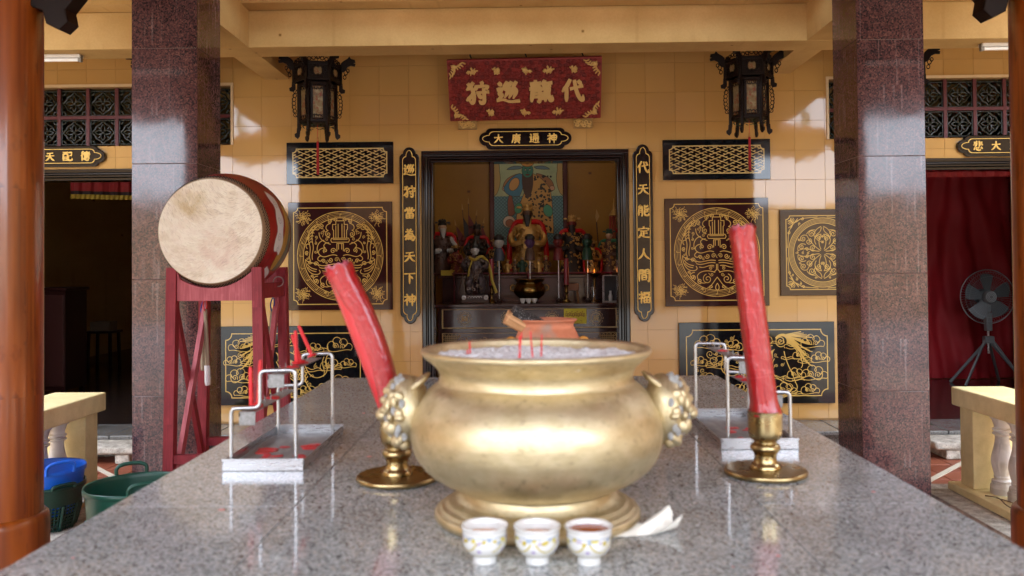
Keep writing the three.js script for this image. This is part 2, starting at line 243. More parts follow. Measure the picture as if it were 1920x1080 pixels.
function peony(x, cx, cy, r, s0) { let s = s0; const q = () => hash(++s, 7, 19); x.save(); x.translate(cx, cy); x.lineWidth = 2.8;
  for (let k = 0; k < 4; k++) for (let i = 0; i < 5 + k; i++) { const a = i * 6.283 / (5 + k) + k * 0.7 + q() * 0.5, d = r * (0.14 + 0.21 * k) * (0.85 + 0.3 * q()); x.beginPath(); x.ellipse(d * Math.cos(a), d * Math.sin(a) * 0.9, r * (0.16 + 0.1 * q()), r * (0.1 + 0.05 * q()), a + q() * 1.4, 0, 4.6 + q()); x.stroke(); }
  for (let i = 0; i < 9; i++) { const a = i * 0.7 + q(), u = 0.9 + 0.35 * q(); x.beginPath(); x.moveTo(r * 0.75 * Math.cos(a), r * 0.75 * Math.sin(a)); x.quadraticCurveTo(r * 0.95 * Math.cos(a + 0.35), r * 0.95 * Math.sin(a + 0.35), r * u * Math.cos(a + 0.2), r * u * Math.sin(a + 0.2)); x.stroke(); }
  x.restore(); }
function notched(x, w, h, m, r) { x.beginPath(); x.moveTo(m + r, m); x.lineTo(w - m - r, m); x.arc(w - m, m, r, Math.PI, Math.PI / 2, true); x.lineTo(w - m, h - m - r); x.arc(w - m, h - m, r, -Math.PI / 2, Math.PI, true); x.lineTo(m + r, h - m); x.arc(m, h - m, r, 0, -Math.PI / 2, true); x.lineTo(m, m + r); x.arc(m, m, r, Math.PI / 2, 0, true); x.closePath(); x.stroke(); }
const speckle = (x, w, h, n, cols) => { for (let i = 0; i < n; i++) { x.fillStyle = cols[i % cols.length]; x.fillRect(hash(i, 1, 5) * w, hash(i, 2, 5) * h, 1.4, 1.4); } };
function fillSwirls(x, w, h, inside, n, r0, r1, mirror, s) { // small scrolls wherever the ground is still bare
  for (let i = 0; i < n; i++) { const t = 1 - i / n, r = r0 + (r1 - r0) * t * t, px = hash(i, 1, s) * (mirror ? w / 2 : w), py = hash(i, 2, s) * h; if (!inside(px, py)) continue; const q = Math.ceil(r * 1.15), d = x.getImageData(px - q, py - q, 2 * q, 2 * q).data; let hit = 0; for (let k = 0; k < d.length; k += 16) if (d[k] > 120) hit++; if (hit > 0.04 * d.length / 16) continue; const a = hash(i, 3, s) * 6.28, dir = hash(i, 4, s) > 0.5 ? 1 : -1, tu = 1.1 + 0.5 * hash(i, 5, s); spiral(x, px, py, r, tu, a, dir); if (mirror) spiral(x, w - px, py, r, tu, Math.PI - a, -dir); x.beginPath(); x.moveTo(px + r * Math.cos(a), py + r * Math.sin(a)); x.quadraticCurveTo(px + 1.3 * r * Math.cos(a - dir * 0.5), py + 1.3 * r * Math.sin(a - dir * 0.5), px + 1.8 * r * Math.cos(a - dir * 0.5), py + 1.8 * r * Math.sin(a - dir * 0.5)); x.stroke(); } }
const both = (x, cx, fn) => { x.save(); x.translate(cx, 0); fn(1); x.scale(-1, 1); fn(-1); x.restore(); };
const medallionTex = canvasTex(640, 640, (x, w) => {
  x.fillStyle = '#301616'; x.fillRect(0, 0, w, w); speckle(x, w, w, 5000, ['#3a1d1c', '#261112', '#42211e']);
  x.strokeStyle = GOLD; x.lineCap = x.lineJoin = 'round'; x.lineWidth = 5.5; notched(x, w, w, 32, 26);
  const c = w / 2; x.lineWidth = 2.6; for (const r of [264, 255, 246, 237, 228]) { x.lineWidth = r === 264 || r === 228 ? 5 : 2.4; x.beginPath(); x.arc(c, c, r, 0, 6.3); x.stroke(); }
  x.lineWidth = 3; for (let i = 0; i < 20; i++) { const a = i * Math.PI / 10; x.save(); x.translate(c, c); x.rotate(a); x.strokeStyle = '#301616'; x.lineWidth = 6; x.beginPath(); x.moveTo(233, -6); x.lineTo(233, 6); x.moveTo(260, -6); x.lineTo(260, 6); x.stroke(); x.strokeStyle = GOLD; x.lineWidth = 3; x.beginPath(); x.moveTo(228, 0); x.lineTo(250, 0); x.lineTo(250, 9); x.stroke(); x.restore(); }
  for (const [a, b, s] of [[92, 92, 3], [548, 92, 40], [92, 548, 80], [548, 548, 120]]) { x.strokeStyle = GOLD; peony(x, a, b, 46, s); }
  x.lineWidth = 4.6; x.strokeStyle = GOLD;
  both(x, c, () => { const L = (...p) => { x.beginPath(); x.moveTo(p[0], p[1]); for (let i = 2; i < p.length; i += 2) x.lineTo(p[i], p[i + 1]); x.stroke(); };
    const B = (a, b, ...p) => { x.beginPath(); x.moveTo(a, b); for (let i = 0; i < p.length; i += 6) x.bezierCurveTo(p[i], p[i + 1], p[i + 2], p[i + 3], p[i + 4], p[i + 5]); x.stroke(); };
    L(0, 110, 26, 110, 26, 132, 46, 132, 46, 160, 40, 168, 40, 214); L(12, 130, 12, 214); L(26, 140, 26, 214); L(0, 214, 52, 214, 58, 226, 52, 238, 0, 238); L(0, 222, 44, 222); L(0, 246, 20, 246, 20, 290); L(10, 250, 10, 280);
    B(34, 110, 50, 90, 70, 110, 60, 126); B(60, 126, 90, 130, 96, 160, 74, 168, 100, 176, 90, 206, 66, 208); spiral(x, 74, 190, 16, 1.3, 0, 1); spiral(x, 60, 112, 14, 1.3, 1, -1); spiral(x, 30, 100, 12, 1.2, 2, 1);
    B(70, 240, 100, 240, 110, 262, 92, 272, 130, 270, 150, 300, 120, 318); spiral(x, 44, 290, 18, 1.4, 3, 1); spiral(x, 92, 288, 14, 1.3, 1, -1); B(20, 318, 60, 300, 90, 340, 120, 318, 150, 330, 140, 352, 118, 350); spiral(x, 60, 344, 16, 1.4, 0, 1); spiral(x, 104, 350, 13, 1.4, 0, -1);
    B(10, 370, 60, 360, 100, 390, 130, 372); B(12, 384, 60, 374, 90, 404, 128, 388); L(4, 392, 4, 424, 20, 440); B(20, 400, 60, 392, 70, 420, 110, 408); B(14, 440, 60, 424, 110, 430, 124, 462, 120, 500, 90, 512, 66, 500); spiral(x, 60, 480, 30, 1.5, 5, 1); spiral(x, 108, 492, 16, 1.3, 2, -1); B(0, 470, 20, 490, 30, 520, 60, 532); B(0, 506, 12, 520, 16, 540, 2, 546); spiral(x, 90, 534, 10, 1.2, 0, 1); spiral(x, 38, 528, 12, 1.2, 1, -1);
    // fish-tailed bird at the side
    B(140, 130, 190, 150, 210, 200, 190, 250, 176, 290, 200, 320, 184, 346); B(150, 150, 176, 170, 180, 210, 168, 250, 160, 290, 180, 300, 172, 340); B(190, 250, 210, 240, 218, 262, 204, 274); for (let i = 0; i < 5; i++) B(156 + i * 5, 164 + i * 18, 170 + i * 3, 158 + i * 18, 180 + i * 2, 164 + i * 18, 186 + i, 172 + i * 18); spiral(x, 140, 150, 20, 1.6, 4, 1); spiral(x, 112, 142, 15, 1.4, 2, -1); spiral(x, 206, 300, 13, 1.4, 2, -1); spiral(x, 200, 210, 12, 1.2, 0, 1);
    B(130, 380, 160, 350, 190, 370, 214, 340, 214, 390, 190, 430, 150, 430, 130, 430, 116, 420, 130, 404); B(146, 400, 170, 396, 190, 390, 204, 366); B(150, 412, 176, 410, 190, 400, 200, 386); spiral(x, 150, 366, 14, 1.3, 3, 1); spiral(x, 188, 356, 12, 1.3, 3, -1); B(140, 440, 160, 440, 176, 456, 160, 470, 150, 480, 140, 470, 146, 462); spiral(x, 150, 470, 16, 1.4, 2, 1); spiral(x, 176, 440, 10, 1.2, 2, 1); B(60, 250, 120, 230, 130, 210, 130, 180); B(100, 226, 130, 230, 150, 260, 140, 300); });
  x.lineWidth = 3.2; fillSwirls(x, w, w, (a, b) => Math.hypot(a - c, b - c) < 212 && a < c - 6, 900, 7, 15, true, 401);
});
const rosetteTex = canvasTex(512, 512, (x, w) => {
  x.fillStyle = '#301616'; x.fillRect(0, 0, w, w); speckle(x, w, w, 3500, ['#3a1d1c', '#261112', '#42211e']);
  x.strokeStyle = GOLD; x.lineCap = x.lineJoin = 'round'; x.lineWidth = 5.5; notched(x, w, w, 34, 22); const c = w / 2;
  for (const r of [208, 200, 193, 186, 178]) { x.lineWidth = r === 208 || r === 178 ? 5 : 3; x.beginPath(); x.arc(c, c, r, 0, 6.3); x.stroke(); }
  x.lineWidth = 4.2; for (const [sx, sy] of [[1, 1], [-1, 1], [1, -1], [-1, -1]]) { x.save(); x.translate(c, c); x.scale(sx, sy);
    for (const k of [0, 1]) { x.save(); if (k) { x.transform(0, 1, 1, 0, 0, 0); }
      x.beginPath(); x.moveTo(30, 214); x.bezierCurveTo(90, 206, 130, 214, 150, 190); x.bezierCurveTo(180, 170, 206, 190, 190, 210); x.stroke(); spiral(x, 186, 196, 15, 1.4, 2, 1); x.beginPath(); x.moveTo(150, 196); x.lineTo(206, 150); x.stroke(); spiral(x, 120, 206, 10, 1.2, 0, -1); x.restore(); }
    x.beginPath(); x.moveTo(6, 150); x.bezierCurveTo(10, 110, 40, 120, 44, 90); x.bezierCurveTo(60, 100, 50, 140, 8, 156); x.stroke(); x.beginPath(); x.moveTo(10, 20); x.bezierCurveTo(30, 60, 20, 90, 8, 110); x.bezierCurveTo(40, 110, 60, 80, 40, 50); x.stroke();
    spiral(x, 26, 84, 18, 1.5, 0, 1); spiral(x, 66, 112, 22, 1.6, 3, -1); spiral(x, 84, 66, 20, 1.5, 2, 1); spiral(x, 118, 84, 18, 1.5, 1, -1); spiral(x, 60, 28, 20, 1.5, 4, 1); spiral(x, 128, 36, 18, 1.5, 2, -1); spiral(x, 96, 20, 12, 1.3, 0, 1);
    x.beginPath(); x.moveTo(20, 8); x.bezierCurveTo(70, 6, 90, 40, 150, 12); x.bezierCurveTo(160, 50, 120, 60, 104, 48); x.stroke(); x.beginPath(); x.moveTo(12, 12); x.quadraticCurveTo(60, 40, 96, 104); x.quadraticCurveTo(120, 110, 130, 96); x.stroke(); x.beginPath(); x.moveTo(44, 136); x.quadraticCurveTo(80, 140, 96, 112); x.stroke(); x.restore(); }
  x.lineWidth = 3.2; fillSwirls(x, w, w, (a, b) => { const d = Math.hypot(a - c, b - c); return (d < 165 || d > 222) && a > 46 && b > 46 && b < w - 46 && a < c; }, 700, 7, 13, true, 402);
});
const latticeTex = canvasTex(768, 288, (x, w, h) => {
  x.fillStyle = '#12161a'; x.fillRect(0, 0, w, h); speckle(x, w, h, 3500, ['#1c2226', '#262d31', '#0a0d10']); x.save(); x.beginPath();
  const m = 44, r = 26; x.moveTo(m + r, m); x.lineTo(w - m - r, m); x.arc(w - m, m, r, Math.PI, Math.PI / 2, true); x.lineTo(w - m, h - m - r); x.arc(w - m, h - m, r, -Math.PI / 2, Math.PI, true); x.lineTo(m + r, h - m); x.arc(m, h - m, r, 0, -Math.PI / 2, true); x.lineTo(m, m + r); x.arc(m, m, r, Math.PI / 2, 0, true); x.closePath(); x.fillStyle = '#171010'; x.fill(); x.clip();
  x.translate(m, m); x.strokeStyle = '#c2a86e'; x.lineWidth = 10; x.lineCap = 'butt'; const u = 14;
  x.translate(-20, -10); x.lineWidth = 8.5; const p = 58;
  for (let i = -12; i < 26; i++) for (let j = -12; j < 26; j++) { const X = (i - j) * p * 0.86, Y = (i + j) * p * 0.36; if (X < -80 || X > w + 40 || Y < -60 || Y > h + 20) continue; x.save(); x.translate(X, Y); x.transform(0.86, 0.36, -0.86, 0.36, 0, 0); const q = (i + j) & 1 ? 1 : -1; for (let k = 0; k < 4; k++) { x.beginPath(); x.moveTo(0, 0); x.lineTo(p * 0.5, 0); x.lineTo(p * 0.5, q * p * 0.32); x.stroke(); x.rotate(Math.PI / 2); } x.restore(); }
  x.restore(); x.strokeStyle = '#c2a86e'; x.lineWidth = 9; notched(x, w, h, m, r);
});
function beastTex(flip) { return canvasTex(1024, 512, (x, w, h) => {
  x.fillStyle = '#0f1114'; x.fillRect(0, 0, w, h); speckle(x, w, h, 6000, ['#1b1f22', '#26292b', '#08090b']); x.strokeStyle = GOLD; x.lineCap = x.lineJoin = 'round'; x.lineWidth = 7; notched(x, w, h, 46, 42);
  if (flip) { x.translate(w, 0); x.scale(-1, 1); } x.lineWidth = 4;
  for (const [a, b, s, f] of [[190, 130, 62, 1], [360, 150, 44, 1], [880, 130, 56, -1], [800, 210, 38, -1], [890, 330, 62, -1], [180, 380, 66, 1], [300, 420, 48, 1], [700, 430, 52, -1], [860, 430, 44, -1], [430, 430, 44, 1], [560, 110, 40, 1], [250, 260, 54, 1], [930, 230, 44, -1], [770, 330, 44, -1], [560, 440, 48, 1], [130, 250, 40, 1]]) { x.lineWidth = 4.6; cloud(x, a, b, s * 1.3, f); }
  x.save(); x.translate(640, 250); x.scale(1.3, 1.3); x.translate(-610, -250);
  // the running beast: mane, arched back, legs among the clouds
  x.lineWidth = 4.6; const C = (p) => { x.beginPath(); x.moveTo(p[0], p[1]); for (let k = 2; k < p.length; k += 6) x.bezierCurveTo(...p.slice(k, k + 6)); x.stroke(); };
  for (let i = 0; i < 26; i++) { const a = -2.6 + i * 0.12, cx = 640, cy = 150; x.beginPath(); x.moveTo(cx + 26 * Math.cos(a), cy + 26 * Math.sin(a)); x.bezierCurveTo(cx + 70 * Math.cos(a - 0.2), cy + 60 * Math.sin(a - 0.2), cx + 60 + i * 2.4, cy - 40 + i * 6, cx + 96 + (i % 5) * 14, cy - 46 + i * 7); x.stroke(); }
  spiral(x, 632, 150, 28, 1.8, 1, 1); for (let i = 0; i < 18; i++) { x.beginPath(); x.moveTo(600 - i * 6, 190 + i * 3); x.quadraticCurveTo(584 - i * 6, 206 + i * 3, 592 - i * 6, 232 + i * 4); x.stroke(); }
  C([590, 170, 520, 180, 470, 210, 440, 270, 420, 320, 380, 330, 340, 300]); C([650, 200, 660, 260, 690, 300, 706, 350]); C([600, 236, 560, 300, 610, 330, 650, 350, 700, 372, 690, 390, 660, 396]); C([590, 250, 570, 300, 520, 320, 480, 350]); C([580, 260, 600, 300, 570, 340, 530, 372]); C([440, 290, 460, 340, 420, 380, 390, 396]); C([690, 340, 740, 350, 760, 300, 800, 330, 840, 360, 850, 310, 840, 300]); C([704, 350, 730, 380, 700, 400, 690, 396]); C([340, 300, 310, 260, 350, 240, 330, 210, 310, 190, 330, 170, 326, 160]); C([350, 310, 330, 280, 370, 250, 346, 214]);
  for (let j = 0; j < 5; j++) for (let i = 0; i < 10; i++) { x.beginPath(); x.arc(440 + i * 14 + (j & 1) * 7, 286 - i * 5 + j * 12, 7, 0, 3.2); x.stroke(); }
  x.restore(); x.lineWidth = 4; fillSwirls(x, w, h, (a, b) => a > 100 && a < w - 100 && b > 90 && b < h - 90, 260, 10, 26, false, flip ? 404 : 403);
}); }
const beastA = beastTex(false), beastB = beastTex(true);
// ---------- ground, porch floor, platform ----------
const FZ = -6.65;            // face of the temple wall
const PLAT = 0.147;          // top of the platform in front of the wall
const concrete = std({ map: dataTex(256, (i, j) => { const v = 50 * (fbm(i / 16, j / 16, 16, 121) - 0.5) + 14 * (hash(i, j, 122) - 0.5); return [134 + v, 130 + v, 123 + v]; }), roughness: 0.9 });
structure('ground', cubeUV(bx(-150, 150, -0.3, -0.03, -150, 150), 0.4), concrete);
const terra = [[0.25, 0.068, 0.032], [0.22, 0.058, 0.028], [0.27, 0.08, 0.04]].map((c) => std({ color: new THREE.Color().setRGB(...c), roughness: 0.55, bumpMap: bumpN, bumpScale: 0.001 }));
const porch = structure('porch_floor', cubeUV(bx(-5.5, 5.5, -0.028, -0.006, -6.3, 1.6), 1), std({ color: 0xb9aa95, roughness: 0.85 }));
for (const sx of [-1, 1]) for (let i = 0; i < 8; i++) for (let j = 0; j < 10; j++) {
  const t = part('floor_tile', chamferSlab(0.192, 0.192, 0.012, 0.002), terra[(rnd() * 3) | 0], porch); t.rotation.x = -Math.PI / 2; t.position.set(sx * (2.12 + i * 0.2), -0.006, -6.19 + 0.1 + j * 0.2);
}
for (const sx of [-1, 1]) { const s = part('border_strip', T(new THREE.BoxGeometry(1.25, 0.006, 0.035), sx * 2.72, 0.004, -5.62, 0, sx * 0.82, 0), std({ color: 0xc9c0ae, roughness: 0.8 }), porch); }
part('floor_slab', cubeUV(bx(-2.0, 2.0, -0.007, 0, -6.19, 1.5), 2), terra[0], porch);
const platStone = std({ map: greyGranite, color: 0xb8b4b2, roughness: 0.22 });
const plat = structure('hall_platform', cubeUV(bx(-6.2, 6.2, -0.03, PLAT - 0.03, -14.6, -6.24), 1.7), platStone);
for (let i = 0; i < 16; i++) part('paving_slab', cubeUV(rbx(-6.0 + i * 0.75 + 0.003, -6.0 + (i + 1) * 0.75 - 0.003, PLAT - 0.03, PLAT, -6.66, -6.19, 0.006), 1.7, rnd(), rnd()), platStone, plat);
part('hall_floor', cubeUV(bx(-6.0, 6.0, PLAT - 0.03, PLAT, -14.4, -6.663), 1.7), std({ color: 0x2d2422, roughness: 0.18, bumpMap: bumpN, bumpScale: 0.0006 }), plat);
const roughStone = std({ map: dataTex(128, (i, j) => { const v = 90 * (fbm(i / 8, j / 8, 16, 131) - 0.5) - (hash(i, j, 132) > 0.93 ? 50 : 0); return [178 + v, 172 + v, 162 + v]; }), roughness: 0.9, bumpMap: bumpN, bumpScale: 0.004 });
function stepStone(x, label) { // slab on two block feet below the platform edge
  const o = thing('stone_step', label, 'step', [x, 0, -6.04], 'stone steps below the side doors');
  part('tread', lumpy(cubeUV(new RoundedBoxGeometry(1.3, 0.055, 0.28, 3, 0.02), 2), 0.006, 9), roughStone, o).position.y = 0.0975;
  for (const dx of [-0.52, 0, 0.52]) part('foot', lumpy(cubeUV(rbx(-0.05, 0.05, 0.004, 0.07, -0.12, 0.12, 0.01), 2), 0.006, 9), roughStone, o).position.x = dx;
}
stepStone(-3.3, 'grey stone step on block feet behind the blue basket'); stepStone(3.42, 'grey stone step beside the right stone balustrade');

// ---------- facade with its tiles ----------
const DOOR = [-0.79, 0.81, PLAT, 2.238], SIDE = [[-4.39, -2.79, PLAT, 2.125], [2.87, 4.47, PLAT, 2.14]], WIN = [[-4.54, -2.268, 2.303, 2.762], [2.35, 4.62, 2.296, 2.755]];
const openings = [DOOR, ...SIDE, ...WIN];
function minus(rects, h) { const out = []; for (const [a, b, c, d] of rects) { const x0 = Math.max(a, h[0]), x1 = Math.min(b, h[1]), y0 = Math.max(c, h[2]), y1 = Math.min(d, h[3]); if (x0 >= x1 || y0 >= y1) { out.push([a, b, c, d]); continue; } if (y0 > c) out.push([a, b, c, y0]); if (y1 < d) out.push([a, b, y1, d]); if (x0 > a) out.push([a, x0, y0, y1]); if (x1 < b) out.push([x1, b, y0, y1]); } return out; }
const facade = thing('temple_wall', 'glossy tan tiled temple wall with three doorways', 'wall', [0, 0, FZ]);
{ let core = [[-6, 6, PLAT, 3.05]]; for (const h of openings) core = minus(core, h);
  part('wall_core', core.map(([a, b, c, d]) => bx(a, b, c, d, -0.19, -0.006)), M.grout, facade); }
const panelRects = [[-1.83, -1.004, 1.989, 2.311], [1.071, 1.892, 1.992, 2.301], [-1.82, -1.015, 1.017, 1.848], [1.078, 1.871, 1.023, 1.849], [1.958, 2.60, 1.098, 1.754], [-2.36, -1.213, 0.29, 0.896], [1.177, 2.36, 0.278, 0.898]];
{ const P = 0.2285, n0 = -17, y0 = 2.215 - 9 * P;
  for (let j = -1; j < 13; j++) for (let i = n0; i < 20; i++) {
    let r = [[i * P + 0.03, i * P + 0.03 + P, Math.max(PLAT, y0 + j * P), Math.min(3.03, y0 + (j + 1) * P)]]; if (r[0][3] - r[0][2] < 0.02) continue;
    for (const h of openings) r = minus(r, h);
    for (const q of r) {
      if (q[1] - q[0] < 0.02 || q[3] - q[2] < 0.02) continue;
      if (panelRects.some((h) => q[0] > h[0] + 0.004 && q[1] < h[1] - 0.004 && q[2] > h[2] + 0.004 && q[3] < h[3] - 0.004)) continue;
      const t = part('tile', chamferSlab(q[1] - q[0] - 0.0014, q[3] - q[2] - 0.0014, 0.01, 0.0008), M.tiles[(rnd() * 4) | 0], facade);
      t.position.set((q[0] + q[1]) / 2, (q[2] + q[3]) / 2, -0.005); t.rotation.set(rr(-0.0022, 0.0022), rr(-0.0022, 0.0022), 0);
    }
  } }
// pierced ceramic screens above the side doors
const glaze = std({ color: 0x1a2019, roughness: 0.04, bumpMap: bumpN, bumpScale: 0.001 });
const blockGeo = (() => { const s = 0.1, g = [], z = 0, fr = 0.011;
  for (const [a, b, c, d] of [[-s, s, s - fr, s], [-s, s, -s, -s + fr], [-s, -s + fr, -s + fr, s - fr], [s - fr, s, -s + fr, s - fr]]) g.push(rbx(a, b, c, d, -0.04, 0.012, 0.004, 1));
  g.push(tube([[0, s * 0.86, z], [s * 0.22, s * 0.66, z], [s * 0.5, s * 0.5, z], [s * 0.66, s * 0.22, z], [s * 0.86, 0, z], [s * 0.66, -s * 0.22, z], [s * 0.5, -s * 0.5, z], [s * 0.22, -s * 0.66, z], [0, -s * 0.86, z], [-s * 0.22, -s * 0.66, z], [-s * 0.5, -s * 0.5, z], [-s * 0.66, -s * 0.22, z], [-s * 0.86, 0, z], [-s * 0.66, s * 0.22, z], [-s * 0.5, s * 0.5, z], [-s * 0.22, s * 0.66, z]], 0.0095, 48, 6, 0.5, true));
  for (let k = 0; k < 4; k++) { const a = k * Math.PI / 2; g.push(T(tube([[0, 0, 0], [0.016, 0.03, 0.004], [0, 0.062, 0], [-0.016, 0.03, 0.004]], 0.0075, 18, 5, 0.5, true), 0, 0, 0.004, 0, 0, a)); g.push(T(tube([[s * 0.95, s * 0.62, 0], [s * 0.72, s * 0.72, 0.006], [s * 0.62, s * 0.95, 0]], 0.010, 8, 5), 0, 0, 0, 0, 0, a)); g.push(T(bx(-0.006, 0.006, s * 0.84, s, -0.01, 0.006), 0, 0, 0, 0, 0, a)); g.push(T(bx(-0.005, 0.005, 0.03, s * 0.7, -0.03, -0.004), 0, 0, 0, 0, 0, a + Math.PI / 4)); }
  g.push(ball(0, 0, 0.006, 0.015, 0.015, 0.01, 8)); return merge(g); })();
WIN.forEach(([a, b, c, d], k) => {
  const o = thing('vent_screen', k ? 'dark pierced ceramic vent screen in maroon frame, above the right doorway' : 'dark pierced ceramic vent screen in maroon frame, above the left doorway', 'window screen', [0, 0, FZ], 'vent screens over the side doors');
  const n = 10, p = (b - a) / n, q = (d - c) / 2;
  for (let i = 0; i < n; i++) for (let j = 0; j < 2; j++) { const m = part('vent_block', blockGeo, glaze, o); m.position.set(a + (i + 0.5) * p, c + (j + 0.5) * q, -0.055); }
  for (let i = 0; i <= n; i++) part('mullion', bx(Math.max(a, a + i * p - 0.013), Math.min(b, a + i * p + 0.013), c + 0.001, d - 0.001, -0.11, -0.035), M.maroon, o);
  part('transom', bx(a, b, c + q - 0.012, c + q + 0.012, -0.112, -0.033), M.maroon, o);
  part('frame_strip', [bx(a - 0.02, b + 0.02, d + 0.001, d + 0.022, -0.09, 0.012), bx(k ? a - 0.02 : b + 0.001, k ? a - 0.001 : b + 0.02, c, d, -0.09, 0.010)], std({ color: 0xd8bd94, roughness: 0.4 }), o);
});
// door frames: moulded, black
function moulding(w, h, t, prof) { // frame of three sides, profile steps from outside in
  const g = []; for (const [o0, o1, z0, z1, r] of prof) { g.push(rbx(-w / 2 + o0, w / 2 - o0, h - o1, h - o0, z0, z1, r, 3)); for (const s of [-1, 1]) g.push(rbx(s > 0 ? w / 2 - o1 : -w / 2 + o0, s > 0 ? w / 2 - o0 : -w / 2 + o1, 0, h - o1, z0, z1, r, 3)); } return g; }
const PROF = [[0, 0.03, -0.15, 0.016, 0.006], [0.03, 0.046, -0.15, 0.026, 0.008], [0.046, 0.062, -0.15, 0.012, 0.004], [0.062, 0.086, -0.16, -0.012, 0.006]];
{ const o = thing('door_frame', 'black moulded door frame around the central shrine opening', 'door frame', [0.01, PLAT, FZ], 'door frames'); const pr = PROF; const names = ['casing', 'bead', 'inner_casing', 'jamb']; pr.forEach((q, i) => part(names[i], moulding(1.594, 2.0885, 0, [q]), M.doorFrame, o));
  SIDE.forEach((s, k) => { const f = thing('door_frame', k ? 'black moulded door frame of the doorway with the fan' : 'black moulded door frame of the dark left doorway', 'door frame', [(s[0] + s[1]) / 2, PLAT, FZ], 'door frames'); pr.forEach((q, i) => part(names[i], moulding(1.594, s[3] - PLAT - 0.002, 0, [q]), M.doorFrame, f)); }); }
// rooms behind
const roomTan = std({ map: plasterTex, color: 0xc8b040, roughness: 0.45 }), sideTan = std({ map: plasterTex, roughness: 0.6 });
structure('shrine_room_walls', [bx(-1.9, 1.9, PLAT, 3.05, -9.25, -9.06), bx(-1.95, -1.8, PLAT, 3.05, -9.25, -6.845), bx(1.8, 1.95, PLAT, 3.05, -9.25, -6.845)], roomTan);
structure('side_room_walls', [bx(-6, -1.955, PLAT, 3.05, -14.4, -14.2), bx(1.955, 6, PLAT, 3.05, -14.4, -14.2), bx(-6.2, -6.0, PLAT, 3.05, -14.4, -6.66), bx(6.0, 6.2, PLAT, 3.05, -14.4, -6.66), bx(-1.99, -1.952, PLAT, 3.05, -14.2, -6.845), bx(1.952, 1.99, PLAT, 3.05, -14.2, -6.845)], sideTan);
structure('porch_ceiling', cubeUV(bx(-6.2, 6.2, 3.05, 3.3, -14.5, -5.5), 0.5), M.beam);
structure('temple_roof', [bx(-6.6, 6.6, 3.302, 3.9, -14.8, -5.15)], std({ color: 0x6a3a22, roughness: 0.6 }));
structure('eave_soffit', cubeUV(bx(-6.6, 6.6, 3.16, 3.3, -5.498, -4.96), 0.5), M.beam);
// ---------- beams and granite pillars ----------
const bm = thing('porch_beams', 'cream painted beam grid under the porch ceiling', 'beam');
part('cross_beam', cubeUV(rbx(-6, 6, 2.802, 3.049, -5.92, -5.66, 0.006), 0.5), M.beam, bm);
for (const [a, b] of [[-2.0, -1.81], [1.865, 2.055]]) { part('tie_beam', cubeUV(bx(a, b, 2.806, 3.049, FZ + 0.002, -5.922), 0.5, 0.3), M.beam, bm); }
for (const [a, b] of [[-2.0, -1.81], [1.865, 2.055]]) part('tie_beam', cubeUV(bx(a, b, 2.804, 3.049, -5.658, -5.5), 0.5, 0.3), M.beam, bm);
for (const [a, b] of [[-2.0, -1.81], [1.865, 2.055]]) part('tie_beam', cubeUV(bx(a, b, 2.804, 3.159, -5.4985, -5.075), 0.5, 0.3), M.beam, bm);
function pillar(cx, label, joints) {
  const o = thing('granite_pillar', label, 'pillar', [cx, 0, -4.89], 'granite pillars of the porch'), w = 0.1815;
  part('pillar_core', bx(-w + 0.008, w - 0.008, 0, 3.28, -w + 0.008, w - 0.008), M.columnJoint, o);
  for (let l = 0; l < joints.length - 1; l++) for (let k = 0; k < 4; k++) {
    const y0 = joints[l] + 0.0012, y1 = joints[l + 1] - 0.0012, wide = k % 2 === 0, g = chamferSlab(wide ? 2 * w : 2 * w - 0.024, y1 - y0, 0.012, 0.0015).clone(); cubeUV(g, 1.15, rnd(), rnd());
    const m = part('granite_panel', g, M.column, o); m.position.set(k === 1 ? w - 0.006 : k === 3 ? -w + 0.006 : 0, (y0 + y1) / 2, k === 0 ? w - 0.006 : k === 2 ? -w + 0.006 : 0); m.rotation.y = k * Math.PI / 2;
  }
}
pillar(-1.973, 'polished red granite pillar behind the big drum', [0, 0.647, 1.284, 1.921, 2.558, 3.29]); pillar(2.0015, 'polished red granite pillar between the shrine and the fan', [0, 0.647, 1.284, 1.921, 2.558, 3.29]);
// unlit tube lamps under the cross beam
for (const [x, l] of [[-3.55, 'white unlit tube lamp under the beam, above the left doorway'], [3.62, 'white unlit tube lamp under the beam, above the right doorway']]) {
  const o = thing('tube_lamp', l, 'lamp', [x, 2.801, -5.79], 'tube lamps under the beam'); part('housing', rbx(-0.56, 0.56, -0.022, 0, -0.03, 0.03, 0.006), std({ color: 0xe4e2dc, roughness: 0.5 }), o); part('tube', T(new THREE.CylinderGeometry(0.012, 0.012, 1.08, 12), 0, -0.034, 0, 0, 0, Math.PI / 2), std({ color: 0xf1f0ec, roughness: 0.3 }), o);
  for (const s of [-1, 1]) part('lamp_holder', rbx(s * 0.55 - 0.012, s * 0.55 + 0.012, -0.05, -0.001, -0.015, 0.015, 0.004), std({ color: 0x8a8478, roughness: 0.6 }), o);
}
